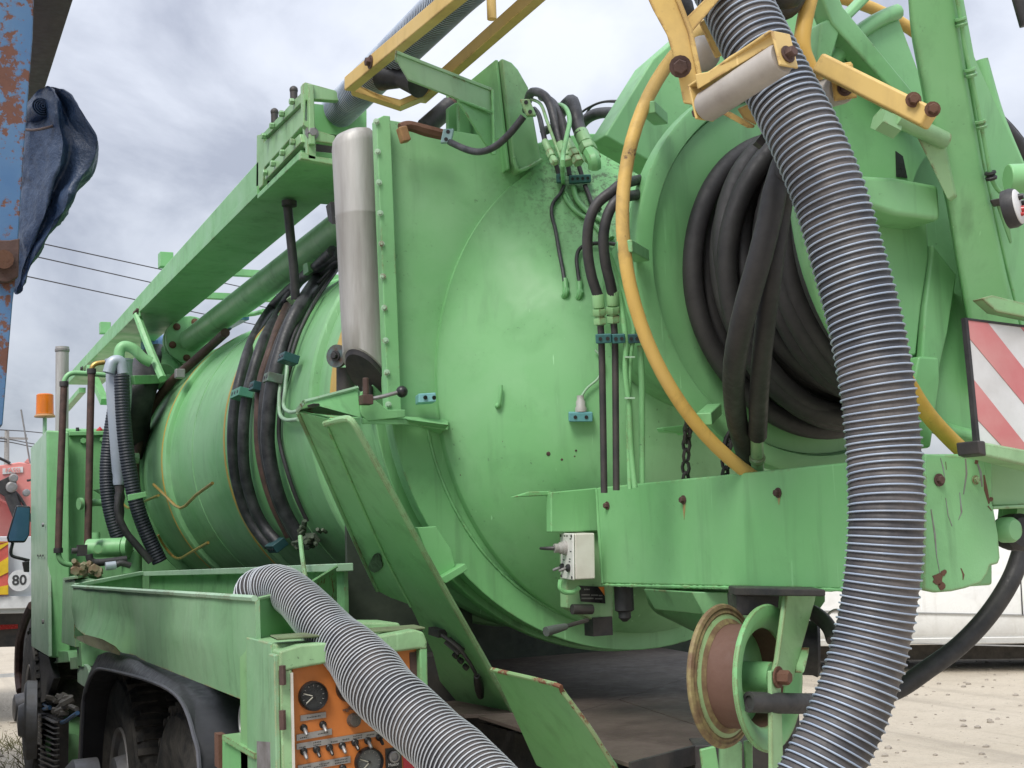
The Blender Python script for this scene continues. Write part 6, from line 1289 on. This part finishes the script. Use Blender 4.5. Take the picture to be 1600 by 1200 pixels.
# black ribbed air ducts
def ribbed(name, pts, r, mat, pitch=0.016):
    path = smooth_path(pts, 10); Lg = sum((b-a).length for a, b in zip(path, path[1:])); nn = int(Lg/pitch)*2
    acc = [0]; 
    for a, b in zip(path, path[1:]): acc.append(acc[-1]+(b-a).length)
    res = []; j = 0
    for k in range(nn+1):
        s_ = Lg*k/nn
        while j < len(acc)-2 and acc[j+1] < s_: j += 1
        res.append(path[j].lerp(path[j+1], (s_-acc[j])/max(acc[j+1]-acc[j], 1e-9)))
    fr = frames(res); seg = 18; vs = []
    for i, (t, a, b) in enumerate(fr):
        rr = r*(1.0 if i % 2 else 0.94)
        for q in range(seg): an = 2*math.pi*q/seg; vs.append(res[i]+a*math.cos(an)*rr+b*math.sin(an)*rr)
    g = G(); g.add(vs, [[i*seg+q, i*seg+(q+1) % seg, (i+1)*seg+(q+1) % seg, (i+1)*seg+q] for i in range(nn) for q in range(seg)]); return prt(name, g, mat, ang=20)
duct_m = simple('black_duct', (0.012, 0.016, 0.024), (0.02, 0.025, 0.033), 0.5, sc=20)
ribbed('air_duct', PY([(190, 586), (192, 640), (196, 690), (203, 740), (214, 790), (228, 830), (250, 878)], 7.18), 0.042, duct_m)
ribbed('air_duct', PY([(180, 640), (172, 690), (168, 740), (172, 790), (186, 840), (205, 880)], 7.45), 0.045, duct_m)
hose('air_hose', PY([(187, 770), (184, 800), (196, 830), (212, 850), (236, 878)], 7.1), 0.02, rubber)
plate('duct_bracket', PY([(200, 773), (228, 768), (230, 776), (201, 783)], 7.05), (0, 0.03, 0), green)
hose('filler_neck', PY([(205, 862), (206, 875), (206, 895)], 7.35), 0.055, green, seg=16)
hose('green_pipe', PY([(135, 787), (150, 785), (166, 786)], 7.9), 0.022, green, seg=10)
g = G(); g.lathe([(0.035, 0), (0.035, 0.02)], onY(128, 787, 7.85), (-1, -0.3, 0), 16); prt('pipe_flange', g, green_dark)
plate('duct_stay', PY([(145, 765), (165, 762), (172, 780), (166, 778)], 7.9), (0, 0.02, 0), green_dark)
# hydraulic pump and fittings in the gap
g = G(); a, b = onY(138, 857, 7.4), onY(192, 855, 7.3); g.cyl(a, b, 0.052, 18); g.lathe([(0.045, 0), (0.06, 0.01), (0.06, 0.035), (0.03, 0.045)], b, b-a, 18); g.cyl(onY(150, 842, 7.3), onY(150, 832, 7.3), 0.022, 10); g.cyl(onY(153, 858, 7.25), onY(153, 858, 7.20), 0.024, 14); pmp = prt('hydraulic_pump', g, green)
g = G(); g.cyl(onY(112, 861, 7.3), onY(136, 860, 7.3), 0.016, 10); g.box(onY(128, 860, 7.3), 0.05, 0.05, 0.06); prt('pump_valve', g, dark_metal, pmp)
hose('hydraulic_hose', PY([(139, 866), (142, 876), (155, 879), (198, 874)], 7.15), 0.02, rubber)
g = G(); g.cyl(onY(165, 885, 7.05), onY(181, 883, 7.05), 0.022, 14); prt('grey_union', g, galv)
hose('hydraulic_hose', PY([(181, 883), (190, 880), (204, 884)], 7.05), 0.016, rubber)
random.seed(5); g = G()
for k in range(14): g.hexn(onY(118+random.uniform(0, 38), 884+random.uniform(-5, 12), 7.05), (random.uniform(-.5, .5), -1, random.uniform(-.3, .3)), random.uniform(0.012, 0.03), random.uniform(0.02, 0.06))
prt('rusty_fittings', g, simple('old_fittings', (0.2, 0.1, 0.06), (0.22, 0.23, 0.14), 0.7, sc=18))
# mirror
mr = thing('tmp', 'x', 'x', V((0, 0, 0))); bpy.data.objects.remove(mr)
ym = 9.3
mo = prt('door_mirror', G().prism(PY([(26, 789), (48, 791), (46, 836), (39, 848), (13, 848), (11, 840)], ym), (0, 0.05, 0)), black_pl, cab, bevel=0.012)
prt('mirror_glass', G().prism(PY([(27, 792), (46.5, 793.5), (44.5, 836), (38, 845), (15, 845), (13.5, 839)], ym-0.002), (0, 0.004, 0)), mirror_m, mo)
g = G(); g.tube(PY([(20, 848), (17, 862), (20, 869), (34, 873), (46, 876)], ym+0.03), 0.011, 8); prt('mirror_arm', g, black_pl, mo)
prt('marker_lamp', G().prism(PY([(35, 878), (46, 876), (46, 894), (38, 894)], ym), (0, 0.05, 0)), black_pl, cab, bevel=0.006)
# front mudguard, wheel, under-cab parts
hose('front_mudguard', [onX(50, 946, CX-0.02), onX(40, 968, CX-0.03), onX(31, 1000, CX-0.03), onX(29, 1050, CX-0.02), onX(32, 1080, CX-0.02)], 0.03, rust_dark, seg=8)
g = G(); g.prism(PX([(48, 960), (36, 990), (32, 1050), (34, 1078), (48, 1085)], CX+0.02), (0.3, 0, 0)); prt('mudguard_skirt', g, rubber)
plate('cab_splash_plate', PX([(46, 1012), (76, 1026), (84, 1060), (72, 1095), (46, 1105)], CX+0.02), (0.04, 0, 0), rubber, None)
def wheel_at(y, xo, sgn=-1, hubm=None, rear=True):
    c = V((xo, y, 0.51)); axw = V((-1, 0, 0)); R = 0.52
    g = G(); g.lathe([(0.28, -0.24), (0.40, -0.27), (0.485, -0.255), (R-0.008, -0.22), (R, -0.14), (R, -0.02), (R-0.008, 0.0), (0.485, 0.03), (0.40, 0.045), (0.29, 0.02)], c, axw, 56, closed=True)
    w_ = prt('wheel', g, tyre)
    g = G()
    for k in range(52):
        an = 2*math.pi*k/52; rad = V((0, math.cos(an), math.sin(an))); tan = V((0, -math.sin(an), math.cos(an)))
        g.box(c+rad*(R+0.003)+axw*(-0.03-0.03*(k % 2)), 0.028, 0.016, 0.11, (tan, rad, axw)); g.box(c+rad*(R+0.003)+axw*(-0.17+0.03*(k % 2)), 0.028, 0.016, 0.10, (tan, rad, axw)); g.box(c+rad*(R-0.02)+axw*0.0, 0.026, 0.03, 0.04, (tan, rad, axw))
    prt('tread_blocks', g, tyre, w_)
    g = G(); g.lathe([(0.29, 0.0), (0.285, 0.03), (0.27, 0.02), (0.26, -0.06), (0.19, -0.05), (0.17, 0.0), (0.16, 0.05), (0.10, 0.06), (0.09, 0.12), (0.06, 0.13), (0.001, 0.13)], c, axw, 40); rm = prt('rim', g, steel_dull, w_)
    bolts(rm, [c+axw*0.0+V((0, math.cos(a), math.sin(a)))*0.215+axw*-0.045 for a in [k*math.pi/5 for k in range(10)]], axw, 0.016, dark_metal, h=0.03)
    return w_
w1 = wheel_at(4.62, 0.92); w2 = wheel_at(5.95, 0.92); w3 = wheel_at(9.55, 0.86)
for y in (4.62, 5.95): g = G(); c = V((3.2, y, 0.51)); g.lathe([(0.28, -0.24), (0.485, -0.255), (0.52, -0.2), (0.52, 0.0), (0.4, 0.045), (0.29, 0.02)], c, (1, 0, 0), 32, closed=True); prt('wheel', g, tyre)
g = G(); c = V((0.80, 5.95, 0.51)); g.lathe([(0.17, 0.0), (0.17, 0.10), (0.14, 0.13), (0.10, 0.13), (0.09, 0.17), (0.001, 0.18)], c, (-1, 0, 0), 32); h2 = prt('hub_reduction', g, steel_dull, w2)
# tandem mudguard
top = [(126, 1100), (130, 1078), (140, 1050), (153, 1024), (165, 1019), (190, 1024), (240, 1044), (282, 1066), (304, 1092), (318, 1140), (326, 1205)]
inn = [(131, 1100), (134, 1080), (142, 1058), (152, 1046), (165, 1046), (200, 1054), (240, 1066), (272, 1083), (290, 1108), (303, 1150), (312, 1205)]
# real arch in the side plane: band swept inward
po, pi_ = PX(top, LX+0.02), PX(inn, LX-0.015)
po += [V((LX+0.02, po[-1].y-0.02, 0.55))]; pi_ += [V((LX-0.015, pi_[-1].y-0.02, 0.55))]
po = [V((LX+0.02, po[0].y+0.1, 0.55))]+po; pi_ = [V((LX-0.015, pi_[0].y+0.1, 0.55))]+pi_
n_ = len(po)
g = G(); inner = [p+V((0.5, 0, 0)) for p in pi_]; outer = [p+V((0.48, 0, 0.0)) for p in po]
g.add(po+pi_, [[i, i+1, n_+i+1, n_+i] for i in range(n_-1)])
g.add(pi_+inner, [[i, i+1, n_+i+1, n_+i] for i in range(n_-1)])
g.add(po+outer, [[i, i+1, n_+i+1, n_+i][::-1] for i in range(n_-1)])
mg = prt('mudguard', g, simple('black_mudguard', (0.014, 0.015, 0.018), (0.022, 0.023, 0.027), 0.5, sc=6, dusty=0.35, dustc=(0.045, 0.046, 0.05)), ang=50)
g = G(); g.tube(pi_, 0.007, 6, 3); prt('mudguard_lip', g, simple('grey_lip', (0.09, 0.095, 0.11), (0.07, 0.07, 0.08), 0.5), mg)
g = G(); c = onX(234, 1113, 1.05); g.lathe([(0.05, 0), (0.05, 0.01)], c, (-1, -0.2, 0), 20); 
for i in range(len(g.v)): g.v[i] = c+V(((g.v[i]-c).x, (g.v[i]-c).y*0.75, (g.v[i]-c).z*0.85))
prt('side_reflector', g, simple('tired_amber_reflector', (0.40, 0.13, 0.02), (0.3, 0.09, 0.02), 0.35), mg)
g = G(); g.prism([(1.35, 3.9, 0.5), (1.35, 6.9, 0.5), (1.35, 6.9, 1.15), (1.35, 3.9, 1.15)], (0.05, 0, 0)); prt('inner_arch', g, dark_metal)
# lamp and small box behind the wheels
lx2 = LX+0.06
plate('lamp_bracket', PX([(379, 1098), (396, 1100), (398, 1172), (381, 1158)], lx2), (0.03, 0, 0), dark_metal, None)
g = G(); c = onX(386, 1128, lx2-0.004); g.lathe([(0.05, 0), (0.05, 0.012), (0.034, 0.014), (0.032, 0.008), (0.001, 0.012)], c, (-1, 0, 0), 28); prt('side_lamp', g, steel_dull)
plate('battery_box', PX([(347, 1148), (397, 1177), (397, 1260), (347, 1245)], LX-0.0), (0.26, 0, 0), green, None, bevel=0.004)
g = G(); g.prism([onX(347, 1148, LX-0.01), onX(397, 1177, LX-0.01), onX(397, 1177, LX-0.01)+V((0.28, 0, 0.006)), onX(347, 1148, LX-0.01)+V((0.28, 0, 0.006))], (0, 0, -0.014)); prt('box_lid', g, green_worn)
g = G(); g.box(onX(344, 1172, LX+0.01), 0.02, 0.05, 0.09); prt('hinge', g, rust)
# things under the tray front: step plate, brackets, tanks, cooler
plate('side_plate', PX([(121, 1000), (124, 1032), (136, 1042), (139, 1052), (132, 1074), (121, 1066)], LX+0.06), (0.02, 0, 0), green_pale, None)
plate('tray_stay', PX([(120, 1002), (126, 1004), (128, 1042), (121, 1040)], LX+0.05), (0.2, 0, 0), green_dark, None)
plate('lamp_box', PX([(109, 1028), (121, 1026), (121, 1045), (110, 1046)], LX+0.05), (0.08, 0, 0), green_moss, None)
plate('mount_block', PX([(88, 1017), (106, 1018), (108, 1034), (80, 1037), (88, 1032)], LX+0.08), (0.12, 0, 0), green_dark, None)
g = G(); g.lathe([(0.05, 0.0), (0.11, 0.03), (0.12, 0.08), (0.12, 0.36), (0.10, 0.42), (0.04, 0.44)], onX(89, 1092, 1.0), (0.1, 0, 1), 24); prt('air_filter', g, rubber)
g = G(); a = onX(113, 1090, 1.0); g.ball(a, 0.10, sq=(1, 1.1, 1.15)); prt('air_bellow', g, tyre)
g = G(); a = onX(108, 1160, 0.98); g.lathe([(0.001, -0.22), (0.08, -0.20), (0.125, -0.14), (0.14, -0.05), (0.14, 0.6)], a, (0.1, 1, 0), 28); prt('air_tank', g, green)
cl_ = onX(75, 1150, 0.86)
cool = plate('cooler', PX([(63, 1113), (91, 1126), (89, 1240), (62, 1215)], 0.86), (0.06, 0, 0), dark_metal, None)
for k in range(13):
    y0 = 1118+k*8.5; g = G(); g.bar(onX(64, y0, 0.85), onX(88, y0+11, 0.85), 0.035, 0.006); prt('cooling_fin', g, steel_dull, cool)
hose('blue_hose', PX([(62, 1112), (62, 1085), (66, 1078), (76, 1074)], 0.9), 0.016, blue_part, seg=8); hose('blue_hose', PX([(64, 1096), (72, 1102), (78, 1106), (66, 1108)], 0.88), 0.012, blue_part, seg=8)
hose('blue_hose', PX([(90, 1130), (102, 1127), (112, 1120), (121, 1114)], 0.88), 0.012, blue_part, seg=8)
g = G(); g.cyl(onX(70, 1088, 0.92), onX(72, 1108, 0.92), 0.045, 12); prt('fuel_filter', g, blue_part)
random.seed(9); g = G()
for k in range(16): g.hexn(onX(78+random.uniform(0, 40), 1092+random.uniform(-4, 24), 0.9), (-1, random.uniform(-.5, .5), random.uniform(-.6, .6)), random.uniform(0.015, 0.03), random.uniform(0.03, 0.08))
g.tube(PX([(90, 1106), (104, 1102), (120, 1108)], 0.88), 0.014, 6)
prt('valve_cluster', g, simple('grimy_valves', (0.17, 0.16, 0.14), (0.09, 0.08, 0.07), 0.6, sc=15))
g = G(); c = onX(42, 1125, 0.74); g.lathe([(0.235, -0.06), (0.24, 0.0), (0.22, 0.012), (0.19, -0.02), (0.12, -0.01), (0.09, 0.05), (0.001, 0.06)], c, (-1, 0.1, 0), 36); prt('hub_cover', g, steel_dull, w3)
plate('battery_tray', PX([(40, 1112), (66, 1116), (66, 1165), (42, 1160)], 0.84), (0.3, 0, 0), rubber, None)
# weld beads where plates meet
random.seed(3)
def weld(pts, r=0.004, par=None, mat=None):
    path = smooth_path(pts, 10); q = []
    for a, b in zip(path, path[1:]):
        n_ = max(1, int((b-a).length/0.008)); q += [a+(b-a)*(k/n_) for k in range(n_)]
    q.append(path[-1]); g = G(); g.tube(q, [r*random.uniform(0.65, 1.25) for _ in q], 6, raw=True); return prt('weld_bead', g, mat or green, par)
weld([a1+V((0, -0.005, 0.0)), a1+V((0, -0.004, -0.09)), a1+V((0, -0.002, -0.19))], 0.005, arm)
weld([g0+V((0, -0.003, 0.0)), a1+V((0, -0.003, -hh*1.3))], 0.004, arm)
weld(PX([(932, 764), (936, 830), (941, 911)], BX-0.002), 0.0035, beam)
weld([onX(940, 914, BX), onX(1130, 918, BX), onX(1320, 922, BX)], 0.004, beam)
weld([ppl(1440, 212, 0.004), ppl(1462, 250, 0.004), ppl(1482, 308, 0.004)], 0.005, post, green_worn)
weld([oW(515, 655, 0.002), oW(541, 655, 0.002)], 0.004, wing)
weld(PY([(803, 245), (812, 266), (846, 250)], 3.325), 0.006, None, green_moss)
weld([V((TX+math.cos(a)*0.70, 3.398, TZ+math.sin(a)*0.742)) for a in [math.radians(k) for k in range(182, 300, 6)]], 0.005, door)
bpy.context.view_layer.update()
